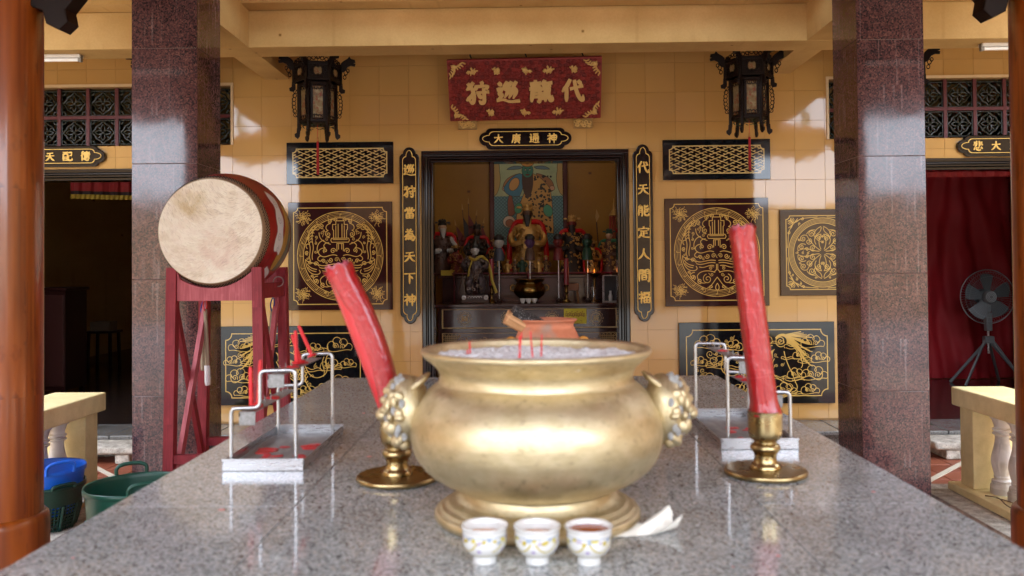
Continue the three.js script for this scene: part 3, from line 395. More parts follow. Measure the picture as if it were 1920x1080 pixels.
// ---------- pavilion over the altar table ----------
const pav = thing('pavilion', 'varnished orange wooden pavilion posts with bracketed roof over the table', 'pavilion');
const postG = cubeUV(lathe([[0.1705, 0.3], [0.1705, 2.85]], 48), 1.2), postBase = lathe([[0, 0.12], [0.2, 0.12], [0.207, 0.15], [0.2, 0.175], [0.194, 0.185], [0.194, 0.32], [0.19, 0.34], [0.178, 0.352], [0.16, 0.352]], 48);
for (const sx of [-1, 1]) {
  const p = part('post', postG, M.orangeWood, pav); p.position.set(sx * 2.157, 0, -3.5); part('post_base', postBase, M.orangeWood, p); part('plinth', cubeUV(new RoundedBoxGeometry(0.46, 0.119, 0.46, 2, 0.01), 1.6).translate(0, 0.0595, 0), roughStone, p);
  const P = [[0.155, 2.71], [0.155, 2.42], [0.215, 2.4], [0.23, 2.345], [0.28, 2.322], [0.31, 2.35], [0.3, 2.4], [0.38, 2.5], [0.45, 2.71]], Q = sx < 0 ? P : P.map(([x, y]) => [-x, y]).reverse();
  part('bracket', T(ext(disc(Q), 0.08, 0.006), 0, 0, -0.04), M.lanternWood, p); part('bracket_cap', rbx(sx < 0 ? 0.18 : -0.32, sx < 0 ? 0.32 : -0.18, 2.44, 2.48, -0.055, 0.055, 0.01), M.goldLeaf, p);
}
for (const z of [-3.5]) part('lintel', cubeUV(rbx(-2.9, 2.9, 2.705, 2.93, z - 0.07, z + 0.07, 0.01), 1), M.orangeWood, pav);
for (const x of [-2.157, 2.157]) part('lintel', cubeUV(rbx(x - 0.07, x + 0.07, 2.715, 2.925, -3.9, 0.5, 0.01), 1), M.orangeWood, pav);
{ const N = 28, top = [], pos = [], idx = [], X = 2.98, Z0 = -4.93, Z1 = 1.3; const hgt = (u, v) => 2.95 + 1.15 * Math.pow(1 - Math.max(Math.abs(u), Math.abs(v)), 1.25) + 0.42 * Math.pow(Math.abs(u * v), 6);
  for (const off of [0.12, 0]) for (let j = 0; j <= N; j++) for (let i = 0; i <= N; i++) { const u = i / N * 2 - 1, v = j / N * 2 - 1, e = 1 + 0.07 * Math.pow(Math.abs(u * v), 5), wd = 1 + 0.44 * THREE.MathUtils.smoothstep(v, -0.16, 0.02); pos.push(u * X * e * wd, hgt(u, v) + off + (off ? 0.02 * ((i + j) % 2) : 0), (Z0 + Z1) / 2 + v * (Z1 - Z0) / 2 * e); }
  const K = (N + 1) * (N + 1); for (let j = 0; j < N; j++) for (let i = 0; i < N; i++) { const a = j * (N + 1) + i, b = a + 1, c = a + N + 1, d = c + 1; idx.push(a, c, b, b, c, d, K + a, K + b, K + c, K + b, K + d, K + c); }
  for (let i = 0; i < N; i++) { for (const [a, b] of [[i, i + 1], [N * (N + 1) + i + 1, N * (N + 1) + i], [(i + 1) * (N + 1), i * (N + 1)], [i * (N + 1) + N, (i + 1) * (N + 1) + N]]) idx.push(a, b, K + a, b, K + b, K + a); }
  const g = new THREE.BufferGeometry(); g.setAttribute('position', new THREE.Float32BufferAttribute(pos, 3)); g.setIndex(idx); g.computeVertexNormals(); part('roof', g, std({ color: 0x7a3f1d, roughness: 0.6 }), pav);
  part('fascia', cubeUV(rbx(-2.95, 2.95, 2.7, 2.98, 1.12, 1.17, 0.008), 1), M.orangeWood, pav);
  for (const sx of [-1, 1]) for (const [z, dz] of [[Z0, -1], [Z1, 1]]) part('ridge_end', tube([[2.75, 3.2, -0.25], [3.2, 3.5, 0.1], [3.4, 3.9, 0.2], [3.25, 4.15, 0.15]].map(([a, b, c]) => [sx * a * (dz > 0 ? 1.44 : 1), b, z + dz * c]), 0.06, 16, 8), std({ color: 0x3c6b50, roughness: 0.4 }), pav); }
// across the yard, behind the camera: the gate hall and the yard wall that the polished stone mirrors
{ const o = thing('gate_hall', 'brown gate hall across the yard, mirrored in the tiles', 'building', [0, 0, 15]); const wm = std({ color: 0x8d6a45, roughness: 0.8 }), rm = std({ color: 0x7a3322, roughness: 0.6 });
  part('wall', [bx(-6.4, -1.4, -0.03, 4.6, 0, 0.3), bx(1.4, 6.4, -0.03, 4.6, 0, 0.3), bx(-1.4, 1.4, 3.2, 4.6, 0, 0.3), bx(-6.4, 6.4, -0.03, 4.6, 4, 4.3), bx(-6.4, -6.1, -0.03, 4.6, 0.3, 4), bx(6.1, 6.4, -0.03, 4.6, 0.3, 4)], wm, o); part('door', bx(-1.4, 1.4, -0.03, 3.2, 0.16, 0.24), M.maroon, o);
  part('roof', T(ext(disc([[-1.2, 0], [5.4, 0], [2.1, 2.2]]), 13.4), 0, 4.6, 0, 0, -Math.PI / 2, 0).translate(6.7, 0, 0), rm, o); for (const s of [-1, 1]) part('roof_end', tube([[s * 6.0, 6.7, 2.1], [s * 6.7, 7.0, 2.1], [s * 7.1, 7.7, 2.1]], 0.14, 12, 8), rm, o);
  const w = solo('yard_wall', [bx(-30, -6.1, -0.03, 2.95, 12, 12.25), bx(-30, -6.1, 2.951, 3.07, 11.9, 12.35), bx(6.1, 30, -0.03, 2.95, 12, 12.25), bx(6.1, 30, 2.951, 3.07, 11.9, 12.35)], std({ color: 0xb59c74, roughness: 0.85 }), 'long tan yard wall across from the temple', 'wall'); }
for (const [sx, l] of [[-1, 'brown side wing along the left of the yard'], [1, 'brown side wing along the right of the yard']]) { const o = thing('side_wing', l, 'building', [sx * 8.4, 0, -4], 'side wings of the yard'); part('wall', bx(-1.5, 1.5, -0.03, 4.2, -7, 7), std({ color: 0x9c7a50, roughness: 0.85 }), o); part('roof', T(ext(disc([[-2.3, 0], [2.3, 0], [0, 1.3]]), 15), 0, 4.201, -7.5), std({ color: 0x7a3322, roughness: 0.6 }), o); }
// ---------- stone panels on the wall ----------
const engr = (t) => std({ map: t, roughness: 0.06 });
const mMed = engr(medallionTex), mRos = engr(rosetteTex), mLat = engr(latticeTex), mBa = engr(beastA), mBb = engr(beastB);
const maroonStone = std({ color: 0x2c1413, roughness: 0.06 });
function panel(name, r, face, body, label, category, group, cut) {
  const [a, b, c, d] = r, w = b - a, h = d - c, o = thing(name, label, category, [(a + b) / 2, (c + d) / 2, FZ], group);
  part('slab', chamferSlab(w, h, 0.02, 0.002), body, o).position.z = 0.011;
  const g = new THREE.BoxGeometry(w - 0.006, h - 0.006, 0.002); part('engraved_face', g, face, o).position.z = 0.0216; return o;
}
const gp = 'engraved stone panels on the wall';
panel('lattice_panel', panelRects[0], mLat, M.blackStone, 'black stone panel of gold key lattice behind the left lantern tassel', 'wall panel', gp);
panel('lattice_panel', panelRects[1], mLat, M.blackStone, 'black stone panel of gold key lattice behind the right lantern tassel', 'wall panel', gp);
panel('medallion_panel', panelRects[2], mMed, maroonStone, 'maroon stone panel with gold round medallion beside the drum', 'wall panel', gp);
panel('medallion_panel', panelRects[3], mMed, maroonStone, 'maroon stone panel with gold round medallion behind the right candle', 'wall panel', gp);
panel('rosette_panel', panelRects[4], mRos, maroonStone, 'smaller maroon stone panel with gold rosette beside the granite pillar', 'wall panel', gp);
panel('beast_panel', panelRects[5], mBb, M.blackStone, 'low black stone panel of gold clouds and beast behind the drum stand', 'wall panel', gp);
panel('beast_panel', panelRects[6], mBa, M.blackStone, 'low black stone panel of gold clouds and maned beast at right', 'wall panel', gp);

// ---------- black plaques with gold characters ----------
function plaquePts(w, h, i) { // long board with lobed ends, inset by i
  const H = h / 2 - i, W = w / 2 - i, e = h * 0.52, P = []; const q = [];
  for (let k = 0; k <= 5; k++) { const a = Math.PI / 2 * k / 5; q.push([W - e + h * 0.2 * Math.sin(a), H - h * 0.17 * (1 - Math.cos(a)) * 1.0]); }
  const lx = W - e + h * 0.2, ly = H - h * 0.17, R = e - h * 0.2; for (let k = 0; k <= 10; k++) { const a = Math.PI / 2 - Math.PI * k / 10; q.push([lx + R * Math.cos(a), ly * Math.sin(a)]); }
  for (let k = 5; k >= 0; k--) { const a = Math.PI / 2 * k / 5; q.push([W - e + h * 0.2 * Math.sin(a), -(H - h * 0.17 * (1 - Math.cos(a)))]); }
  for (const p of q) P.push(p); for (const p of [...q].reverse()) P.push([-p[0], p[1]]); return P;
}
function plaque(name, label, cx, cy, w, h, chars, vertical, size, group) {
  const o = thing(name, label, 'plaque', [cx, cy, FZ], group), rz = vertical ? Math.PI / 2 : 0;
  part('board', T(ext(disc(plaquePts(w, h, 0.006)), 0.022, 0.006), 0, 0, 0.002 + 0.004, 0, 0, rz), M.blackLacquer, o);
  part('field', T(ext(disc(plaquePts(w, h, 0.016)), 0.004), 0, 0, 0.0342, 0, 0, rz), M.blackLacquer, o);
  const s = disc(plaquePts(w, h, h * 0.155)); s.holes.push(new THREE.Path(plaquePts(w, h, h * 0.155 + 0.0046).map(([x, y]) => new THREE.Vector2(x, y)))); part('gold_line', T(ext(s, 0.003), 0, 0, 0.0383, 0, 0, rz), M.gold, o);
  const n = chars.length; chars.forEach(([ch, t]) => { const m = part('character', glyphGeo(ch, size, 0.115, 0.003), M.gold, o); m.position.set(vertical ? 0 : t, vertical ? t : 0, 0.0383); });
  return o;
}
const across = (s, p) => [...s].map((c, i) => [c, (i - (s.length - 1) / 2) * p]);
plaque('lintel_plaque', 'black plaque with four gold characters over the shrine door', 0.016, 2.322, 0.712, 0.162, across('大廣通神', 0.137), false, 0.078, 'plaques over the doors');
plaque('lintel_plaque', 'black plaque with gold characters over the left doorway', -3.592, 2.222, 0.712, 0.162, across('地天配德', 0.137), false, 0.078, 'plaques over the doors');
plaque('lintel_plaque', 'black plaque with gold characters over the right doorway', 3.668, 2.228, 0.712, 0.162, across('悲大慈大', 0.137), false, 0.078, 'plaques over the doors');
const down = (s, p, o) => [...s].map((c, i) => [c, ((s.length - 1) / 2 - i) * p + o]);
plaque('couplet_board', 'tall black couplet board left of the shrine door', -0.879, 1.585, 1.36, 0.152, down('巡狩當為天下神', 0.166, 0.005), true, 0.094, 'couplet boards beside the shrine door');
plaque('couplet_board', 'tall black couplet board right of the shrine door', 0.914, 1.588, 1.36, 0.152, down('代天能定人間福', 0.166, 0.005), true, 0.094, 'couplet boards beside the shrine door');

// ---------- red name board ----------
{ const o = thing('name_board', 'red carved name board with gold characters leaning over the shrine door', 'sign', [0.018, 2.466, -6.592]); o.rotation.set(0.5, 0, 0.012);
  const W = 1.15, H = 0.475; part('board', rbx(-W / 2, W / 2, 0, H, -0.02, 0.016, 0.006), M.boardRed, o);
  const dome = new THREE.SphereGeometry(1, 7, 4, 0, 6.3, 0, Math.PI / 2).rotateX(Math.PI / 2), sets = [[], [], []]; let row = 0;
  for (let y = 0.02; y < H - 0.012; y += 0.0265, row++) for (let x = -W / 2 + 0.02 + (row % 2) * 0.02; x < W / 2 - 0.014; x += 0.04) sets[(rnd() * 3) | 0].push(T(dome.clone(), x + rr(-0.003, 0.003), y + rr(-0.002, 0.002), 0.0155, 0, 0, 0, [0.0195, 0.0175, 0.008 + 0.003 * rnd()]));
  sets.forEach((s, k) => { const m = part('pebbled_ground', s, M.boardReds[k], o); m.userData.kind = 'stuff'; });
  const xs = [0.188, 0.388, 0.604, 0.812]; [...'狩巡靝代'].forEach((c, i) => { part('character', glyphGeo(c, 0.178, 0.135, 0.01), M.boardGold, o).position.set((xs[i] - 0.5) * W, H * 0.475, 0.02); });
  const blossom = (s) => { seed = 900 + s; const g = []; for (let i = 0; i < 16; i++) { const a = rr(0, 6.28), d = rr(0.008, 0.034); g.push(T(ball(0, 0, 0, 0.014, 0.006, 0.006, 7), d * 1.25 * Math.cos(a), d * 0.75 * Math.sin(a), rr(0.004, 0.012), 0, 0, a + rr(-0.5, 0.5))); } for (let i = 0; i < 6; i++) { const a = i * 1.05; g.push(T(ball(0, 0, 0, 0.012, 0.009, 0.006, 7), 0.012 * Math.cos(a), 0.010 * Math.sin(a), 0.014, 0, 0, a)); } g.push(ball(0, 0, 0.018, 0.008, 0.008, 0.006, 7)); return merge(g); };
  const B = [0, 1, 2].map(blossom); [888, 932, 986, 1031, 1077].forEach((p, i) => part('gilt_blossom', B[i % 3], M.goldLeaf, o).position.set((p - 984) / 290 * W, H * 0.815, 0.022)); [920, 982, 1047].forEach((p, i) => part('gilt_blossom', B[(i + 1) % 3], M.goldLeaf, o).position.set((p - 984) / 283 * W, H * 0.14, 0.022));
  const corner = (() => { const g = []; for (let i = 0; i < 9; i++) { const t = i / 8, a = t * Math.PI / 2; for (const k of [0, 1]) { const d = 0.03 + 0.055 * Math.abs(2 * t - 1); g.push(T(ball(0, 0, 0, 0.018, 0.0065, 0.007, 7), (d + k * 0.02) * Math.cos(a), (d + k * 0.02) * Math.sin(a), 0.006 + k * 0.003, 0, 0, a + 0.5 - k)); } } g.push(ball(0.03, 0.03, 0.006, 0.02, 0.02, 0.009, 8)); return merge(g); })();
  for (const [sx, sy] of [[1, 1], [-1, 1], [1, -1], [-1, -1]]) { const m = part('gilt_corner', corner, M.goldLeaf, o); m.position.set(-sx * (W / 2 - 0.022), sy > 0 ? 0.022 : H - 0.022, 0.02); m.rotation.z = sx > 0 ? (sy > 0 ? 0 : -Math.PI / 2) : (sy > 0 ? Math.PI / 2 : Math.PI); }
  for (const x of [-0.39, 0.02, 0.44]) part('hanger', tube([[x, H - 0.01, -0.02], [x - 0.012, H + 0.03, -0.03], [x + 0.01, H + 0.05, -0.05], [x, H + 0.01, -0.12]], 0.006, 14, 6), std({ color: 0x1a1513, roughness: 0.6, metalness: 0.6 }), o); }
for (const [x, l] of [[-0.428, 'carved gilt bracket under the left end of the red board'], [0.462, 'carved gilt bracket under the right end of the red board']]) {
  const o = thing('gilt_bracket', l, 'bracket', [x, 2.398, FZ], 'gilt brackets under the name board'); part('block', rbx(-0.072, 0.072, 0, 0.075, 0.001, 0.05, 0.005), std({ color: new THREE.Color().setRGB(0.36, 0.22, 0.07), roughness: 0.5, metalness: 0.4 }), o);
  const g = []; for (let i = 0; i < 26; i++) g.push(T(i % 3 ? new THREE.TorusGeometry(rr(0.008, 0.015), 0.004, 5, 10) : ball(0, 0, 0, 0.011, 0.008, 0.008, 7), rr(-0.06, 0.06), rr(0.008, 0.068), rr(0.05, 0.056), rr(-0.4, 0.4), rr(-0.4, 0.4), rr(0, 3), [1, rr(0.6, 1), 1])); part('carving', g, M.goldLeaf, o);
}

// ---------- palace lanterns ----------
const paintedGlass = (s) => std({ map: canvasTex(96, 192, (x, w, h) => { x.fillStyle = '#7d6a4a'; x.fillRect(0, 0, w, h); for (let i = 0; i < 60; i++) { x.fillStyle = ['rgba(112,72,46,.45)', 'rgba(150,138,108,.4)', 'rgba(92,86,66,.5)', 'rgba(130,56,40,.45)'][(hash(i, s, 3) * 4) | 0]; x.beginPath(); x.ellipse(10 + hash(i, s, 4) * 76, 30 + hash(i, s, 5) * 150, 4 + hash(i, s, 6) * 12, 3 + hash(i, s, 7) * 9, hash(i, s, 8) * 3, 0, 6.3); x.fill(); } x.strokeStyle = '#2a140c'; x.lineWidth = 7; x.strokeRect(2, 2, w - 4, h - 4); x.lineWidth = 3; x.beginPath(); for (let i = 0; i < 7; i++) { x.moveTo(8 + i * 13, h); x.lineTo(14 + i * 13, h - 22 - 8 * Math.sin(i)); x.moveTo(8 + i * 13, 0); x.lineTo(14 + i * 13, 22 + 6 * Math.sin(i)); } x.stroke(); }), roughness: 0.25 });
const glassA = paintedGlass(1), glassB = paintedGlass(2);
function makeLantern() {
  const o = thing('palace_lantern', '', 'lantern', [0, 0, 0], 'carved palace lanterns under the porch'), W = M.lanternWood, RU = 0.185, RL = 0.148;
  const at = (r, k, y) => [r * Math.sin(k * Math.PI / 3), y, r * Math.cos(k * Math.PI / 3)];
  for (let k = 0; k < 6; k++) {
    part('upper_post', bar(at(RU, k, -0.17), at(RU, k, -0.005), 0.024), W, o); part('lower_post', bar(at(RL, k, -0.53), at(RL, k, -0.165), 0.022), W, o);
    const A = at(RU, k, 0), B = at(RU, k + 1, 0), a = at(RL, k, 0), b = at(RL, k + 1, 0), mu = [(A[0] + B[0]) / 2, (A[2] + B[2]) / 2], ml = [(a[0] + b[0]) / 2, (a[2] + b[2]) / 2], ry = (k + 0.5) * Math.PI / 3;
    for (const [y, m, L] of [[-0.03, mu, RU], [-0.15, mu, RU], [-0.18, ml, RL], [-0.465, ml, RL]]) part('rail', T(rbx(-L / 2 + 0.01, L / 2 - 0.01, -0.011, 0.011, -0.009, 0.009, 0.003, 1), m[0], y, m[1], 0, ry, 0), W, o);
    const up = part('upper_panel', T(new THREE.BoxGeometry(RU - 0.03, 0.1, 0.006), mu[0] * 0.99, -0.09, mu[1] * 0.99, 0, ry, 0), W, o); part('roundel', T(new THREE.CylinderGeometry(0.034, 0.034, 0.004, 20).rotateX(Math.PI / 2), mu[0] * 1.02, -0.09, mu[1] * 1.02, 0, ry, 0), k % 2 ? glassA : glassB, up);
    const g = []; for (let i = 0; i < 8; i++) { const q = i * 0.785; g.push(T(new THREE.TorusGeometry(0.012, 0.003, 4, 8), 0.052 * Math.cos(q) * 1.1, 0.036 * Math.sin(q), 0.007)); } part('fretwork', T(merge(g), mu[0] * 1.0, -0.09, mu[1] * 1.0, 0, ry, 0), W, up);
    part('painted_pane', T(new THREE.BoxGeometry(RL - 0.034, 0.255, 0.004), ml[0] * 0.985, -0.322, ml[1] * 0.985, 0, ry, 0), k % 2 ? glassB : glassA, o);
    const fr = []; for (const s of [-1, 1]) { fr.push(T(bx(-0.009, 0.009, -0.13, 0.13, -0.005, 0.006), s * (RL / 2 - 0.026), 0, 0)); for (let i = 0; i < 4; i++) fr.push(T(new THREE.TorusGeometry(0.014, 0.0035, 4, 9, 3.6), -0.042 + i * 0.028, s * 0.112, 0.003, 0, 0, s > 0 ? 3 : 0)); } part('pane_fret', T(merge(fr), ml[0], -0.322, ml[1], 0, ry, 0), W, o);
    // dragon bracket at the upper corner
    const dg = [T(ext(disc([[0, -0.03], [0.03, -0.02], [0.055, 0.012], [0.085, 0.022], [0.12, 0.018], [0.124, 0.03], [0.1, 0.036], [0.122, 0.044], [0.118, 0.058], [0.085, 0.062], [0.072, 0.078], [0.056, 0.062], [0.02, 0.045], [0, 0.03]]), 0.016, 0.003), 0, 0, -0.008), T(new THREE.TorusGeometry(0.016, 0.004, 5, 10), 0.04, -0.03, 0), T(new THREE.TorusGeometry(0.013, 0.004, 5, 10), 0.03, -0.062, 0), T(new THREE.TorusGeometry(0.012, 0.004, 5, 10), 0.058, -0.016, 0), ball(0.1, 0.058, 0.008, 0.006, 0.006, 0.004, 6)];
    const p = at(RU + 0.008, k, -0.03); part('dragon_bracket', T(merge(dg).scale(0.92, 1.15, 1), p[0], p[1], p[2], 0, k * Math.PI / 3 - Math.PI / 2, 0), W, o);
    const q = at(RU + 0.004, k, -0.175); part('pendant', T(merge([T(ext(disc([[-0.012, 0.02], [0.012, 0.02], [0.014, -0.02], [0.034, -0.03], [0.03, -0.05], [0, -0.055], [-0.014, -0.03]]), 0.014, 0.002), 0, 0, -0.007), T(new THREE.TorusGeometry(0.012, 0.004, 5, 9), 0.014, -0.034, 0)]), q[0], q[1], q[2], 0, k * Math.PI / 3 - Math.PI / 2, 0), W, o);
    const lace = []; for (let i = 0; i < 7; i++) lace.push(T(new THREE.TorusGeometry(0.015, 0.0032, 5, 10), 0.012 + 0.016 * Math.sin((i + 0.5) / 7 * Math.PI), 0.09 - i * 0.03, 0)); lace.push(tube([[0, 0.11, 0], [0.03, 0.06, 0], [0.04, 0, 0], [0.03, -0.06, 0], [0, -0.11, 0]], 0.003, 14, 5)); const r = at(RL + 0.012, k, -0.32); part('lace_wing', T(merge(lace), r[0], r[1], r[2], 0, k * Math.PI / 3 - Math.PI / 2, 0), W, o);
    const f = at(RL + 0.002, k, -0.545); part('foot', T(T(ext(disc([[-0.012, 0.03], [0.014, 0.03], [0.016, -0.005], [0.032, -0.014], [0.03, -0.032], [0.008, -0.048], [-0.006, -0.03]]), 0.014, 0.002), 0, 0, -0.007), f[0], f[1], f[2], 0, k * Math.PI / 3 - Math.PI / 2, 0), W, o);
    const cg = []; for (let i = 0; i < 5; i++) { const s = (i - 2) * 0.034; cg.push(T(new THREE.TorusGeometry(0.014, 0.004, 5, 9), s, 0.008 + 0.016 * (1 - Math.abs(i - 2) / 2.4), 0)); } part('crest', T(merge(cg), mu[0], -0.012, mu[1], 0, ry, 0), W, o);
  }
  part('cap', T(new THREE.CylinderGeometry(RU - 0.01, RU - 0.01, 0.012, 6), 0, -0.02, 0), W, o); part('floor_plate', T(new THREE.CylinderGeometry(RL - 0.005, RL - 0.005, 0.012, 6), 0, -0.475, 0), W, o);
  const lf = []; for (let i = 0; i < 46; i++) { const a = rr(0, 6.28), r = rr(0.08, 0.15); lf.push(T(ball(0, 0, 0, 0.016, 0.003, 0.007, 5), r * Math.sin(a), -0.495 + rr(-0.012, 0.012), r * Math.cos(a), rr(-0.5, 0.5), rr(0, 3), rr(-0.5, 0.5))); } const gr = part('green_fringe', lf, std({ color: 0x20331c, roughness: 0.7 }), o); gr.userData.kind = 'stuff';
  part('hook', tube([[0, -0.02, 0], [0.004, 0.04, 0], [-0.012, 0.06, 0], [0.014, 0.075, 0], [0.004, 0.16, 0], [0, 0.235, 0]], 0.003, 24, 5), M.dark, o);
  part('cord', T(new THREE.CylinderGeometry(0.0018, 0.0018, 0.1, 5), 0, -0.53, 0), M.candleRed, o); part('knot', merge([ball(0, -0.588, 0, 0.009, 0.012, 0.009, 8), ball(0, -0.604, 0, 0.011, 0.007, 0.011, 8)]), std({ color: 0xb5793c, roughness: 0.6 }), o);
  const ts = []; for (let i = 0; i < 18; i++) { const a = i * 2.4, r = 0.0085 * Math.sqrt((i + 0.5) / 18); ts.push(cone([r * Math.sin(a), -0.61, r * Math.cos(a)], [r * 1.25 * Math.sin(a), -0.845 - 0.012 * (i % 3), r * 1.25 * Math.cos(a)], 0.0024, 0.0028, 5)); } part('tassel', ts, std({ color: 0x9c0a16, roughness: 0.8 }), o);
  return o;
}
const lantern = makeLantern(); lantern.scale.set(0.88, 0.93, 0.88); lantern.position.set(-1.485, 2.822, -6.2); lantern.rotation.y = -0.26; lantern.userData.label = 'dark carved palace lantern with red tassel, above the medallion by the drum';
dup(lantern, [1.622, 2.82, -6.2], 'dark carved palace lantern with red tassel, above the right medallion', -0.62); dup(lantern, [-2.602, 2.83, -6.2], 'dark carved lantern mostly hidden behind the pillar by the drum', 0.3); dup(lantern, [2.69, 2.82, -6.2], 'dark carved lantern peeking out behind the right granite pillar', 0.1);
// ---------- drum on its stand ----------
const hideTex = canvasTex(512, 512, (x, w, h) => { x.fillStyle = '#eae2d0'; x.fillRect(0, 0, w, h);
  for (let i = 0; i < 500; i++) { const a = hash(i, 1, 201), b = hash(i, 2, 201), c = hash(i, 3, 201); x.fillStyle = c > 0.55 ? 'rgba(238,230,212,.16)' : c > 0.2 ? 'rgba(205,188,160,.10)' : 'rgba(150,118,80,.07)'; x.beginPath(); x.ellipse(a * w, b * h, 12 + 40 * hash(i, 4, 201), 8 + 22 * hash(i, 5, 201), c * 3, 0, 6.3); x.fill(); }
  for (let i = 0; i < 130; i++) { const a = hash(i, 1, 203), b = hash(i, 2, 203); x.fillStyle = 'rgba(160,124,70,.035)'; x.beginPath(); x.ellipse(150 + (a - 0.5) * 150, 120 + (b - 0.5) * 110, 26, 16, a * 3, 0, 6.3); x.fill(); x.fillStyle = 'rgba(150,124,92,.022)'; x.beginPath(); x.ellipse(300 + (a - 0.5) * 190, 350 + (b - 0.5) * 180, 30, 16, -a * 2, 0, 6.3); x.fill(); }
  for (let i = 0; i < 5200; i++) { const a = hash(i, 1, 202) * w, b = hash(i, 2, 202) * h, l = 6 + 18 * hash(i, 3, 202), t = 0.25 + 0.9 * Math.sin(a / 130 + b / 170) + 0.5 * (hash(i, 4, 202) - 0.5); x.strokeStyle = hash(i, 5, 202) > 0.7 ? `rgba(92,68,46,${0.10 + 0.16 * (b < 200 || a > 360 ? 1 : 0.3)})` : 'rgba(244,238,224,.22)'; x.lineWidth = 1.1; x.beginPath(); x.moveTo(a, b); x.lineTo(a + l * Math.cos(t), b + l * Math.sin(t)); x.stroke(); } });
const drumPaint = canvasTex(1024, 512, (x, w, h) => { x.fillStyle = '#8e1218'; x.fillRect(0, 0, w, h); for (let i = 0; i < 260; i++) { x.fillStyle = ['rgba(110,14,18,.3)', 'rgba(150,30,28,.2)', 'rgba(60,10,12,.15)'][i % 3]; x.beginPath(); x.ellipse(hash(i, 1, 210) * w, hash(i, 2, 210) * h, 30, 12, 0, 0, 6.3); x.fill(); }
  const blob = (pts, fill, line = '#2c2420') => { x.fillStyle = fill; x.strokeStyle = line; x.lineWidth = 3; x.beginPath(); x.moveTo(pts[0][0], pts[0][1]); for (let i = 1; i < pts.length; i++) { const p = pts[i], q = pts[(i + 1) % pts.length]; x.quadraticCurveTo(p[0], p[1], (p[0] + q[0]) / 2, (p[1] + q[1]) / 2); } x.closePath(); x.fill(); x.stroke(); };
  const deco = (ox) => { x.save(); x.translate(ox - 10, h); x.scale(0.62, -1);
    blob([[-130, 400], [-60, 360], [60, 380], [140, 330], [190, 250], [150, 170], [60, 190], [-40, 230], [-120, 300]], '#4c5a62'); blob([[-180, 300], [-120, 250], [-30, 230], [60, 170], [150, 150], [190, 210], [120, 230], [60, 270], [-40, 300], [-120, 350]], '#b08a3a'); for (let i = 0; i < 36; i++) { x.strokeStyle = '#6b4e1c'; x.lineWidth = 2; x.beginPath(); x.arc(-130 + i * 8, 300 - i * 3.4 + 14 * (i % 2), 8, 0, 3.1); x.stroke(); }
    blob([[-120, 420], [-50, 410], [40, 430], [150, 400], [170, 440], [60, 480], [-60, 470]], '#8d8478');
    blob([[-210, 150], [-170, 120], [-120, 150], [-70, 110], [-10, 120], [30, 90], [90, 100], [80, 150], [110, 180], [40, 200], [-10, 180], [-60, 220], [-110, 200], [-160, 220], [-190, 190]], '#cfcfd2', '#83848a'); x.strokeStyle = '#8b8c92'; x.lineWidth = 2.5; spiral(x, -130, 170, 22, 1.5, 1); spiral(x, -60, 155, 20, 1.4, 2, -1); spiral(x, 20, 140, 22, 1.5, 1); spiral(x, 70, 140, 14, 1.3, 3, -1);
    blob([[160, 120], [230, 80], [280, 150], [250, 240], [190, 220]], '#d2d3d8', '#83848a'); spiral(x, 225, 160, 24, 1.5, 1); x.restore(); };
  deco(270); deco(790); });
{ const o = thing('barrel_drum', 'big red painted barrel drum with pale hide head on the stand', 'drum', [-1.529, 1.524, -4.183]); o.scale.setScalar(0.845);
  const L = 0.6, R0 = 0.298, RM = 0.362, prof = (z) => R0 + (RM - R0) * Math.sin(Math.PI * z / L), N = 30;
  const body = lathe(Array.from({ length: N + 1 }, (_, i) => { const z = 0.045 + (L - 0.09) * i / N; return [prof(z), z]; }), 64).rotateX(-Math.PI / 2);
  part('barrel', body, phys({ map: drumPaint, roughness: 0.35, clearcoat: 0.4, clearcoatRoughness: 0.15 }), o);
  const band = (flip) => { const pts = []; for (let i = 0; i <= 8; i++) { const z = 0.006 + 0.062 * i / 8; pts.push([prof(z) + 0.005, z]); } pts.push([prof(0.068) - 0.004, 0.07]); const g = lumpy(lathe(pts, 72), 0.004, 30).rotateX(-Math.PI / 2); return flip ? g.scale(1, 1, -1).translate(0, 0, -L) : g; };
  const bandMat = std({ map: dataTex(128, (i, j) => { const v = 60 * (fbm(i / 8, j / 16, 16, 221) - 0.5); return [146 + v, 122 + v, 96 + v]; }), roughness: 0.8, side: THREE.DoubleSide });
  part('hide_band', band(false), bandMat, o); part('hide_band', band(true), bandMat, o);
  const headG = (() => { const g = new THREE.CircleGeometry(R0 + 0.002, 72); return g; })(); part('drum_head', T(headG, 0, 0, 0.001), std({ map: hideTex, roughness: 0.75, bumpMap: bumpN, bumpScale: 0.001 }), o);
  part('drum_head', T(new THREE.CircleGeometry(R0 + 0.002, 48).rotateY(Math.PI), 0, 0, -L - 0.001), std({ color: 0xc9b99a, roughness: 0.8 }), o);
  part('head_edge', T(new THREE.TorusGeometry(R0 + 0.001, 0.006, 8, 90), 0, 0, -0.005), std({ color: 0xa9977a, roughness: 0.8 }), o);
  const nails = []; for (let r = 0; r < 4; r++) for (let i = 0; i < 110; i++) { const a = (i + (r % 2) / 2) / 110 * 6.283, z = 0.034 + r * 0.0098; nails.push(T(ball(0, 0, 0, 0.0042, 0.0042, 0.0042, 5), (prof(z) + 0.006) * Math.cos(a), (prof(z) + 0.006) * Math.sin(a), -z)); } const nm = part('nail_rows', nails, std({ color: 0x2c2018, roughness: 0.5, metalness: 0.5 }), o); nm.userData.kind = 'stuff';
  for (const s of [-1, 1]) { part('ring_handle', T(new THREE.TorusGeometry(0.03, 0.003, 6, 24), s * 0.29, -0.3, -0.36, 0, 0.4, 0), M.steelDull, o); } }
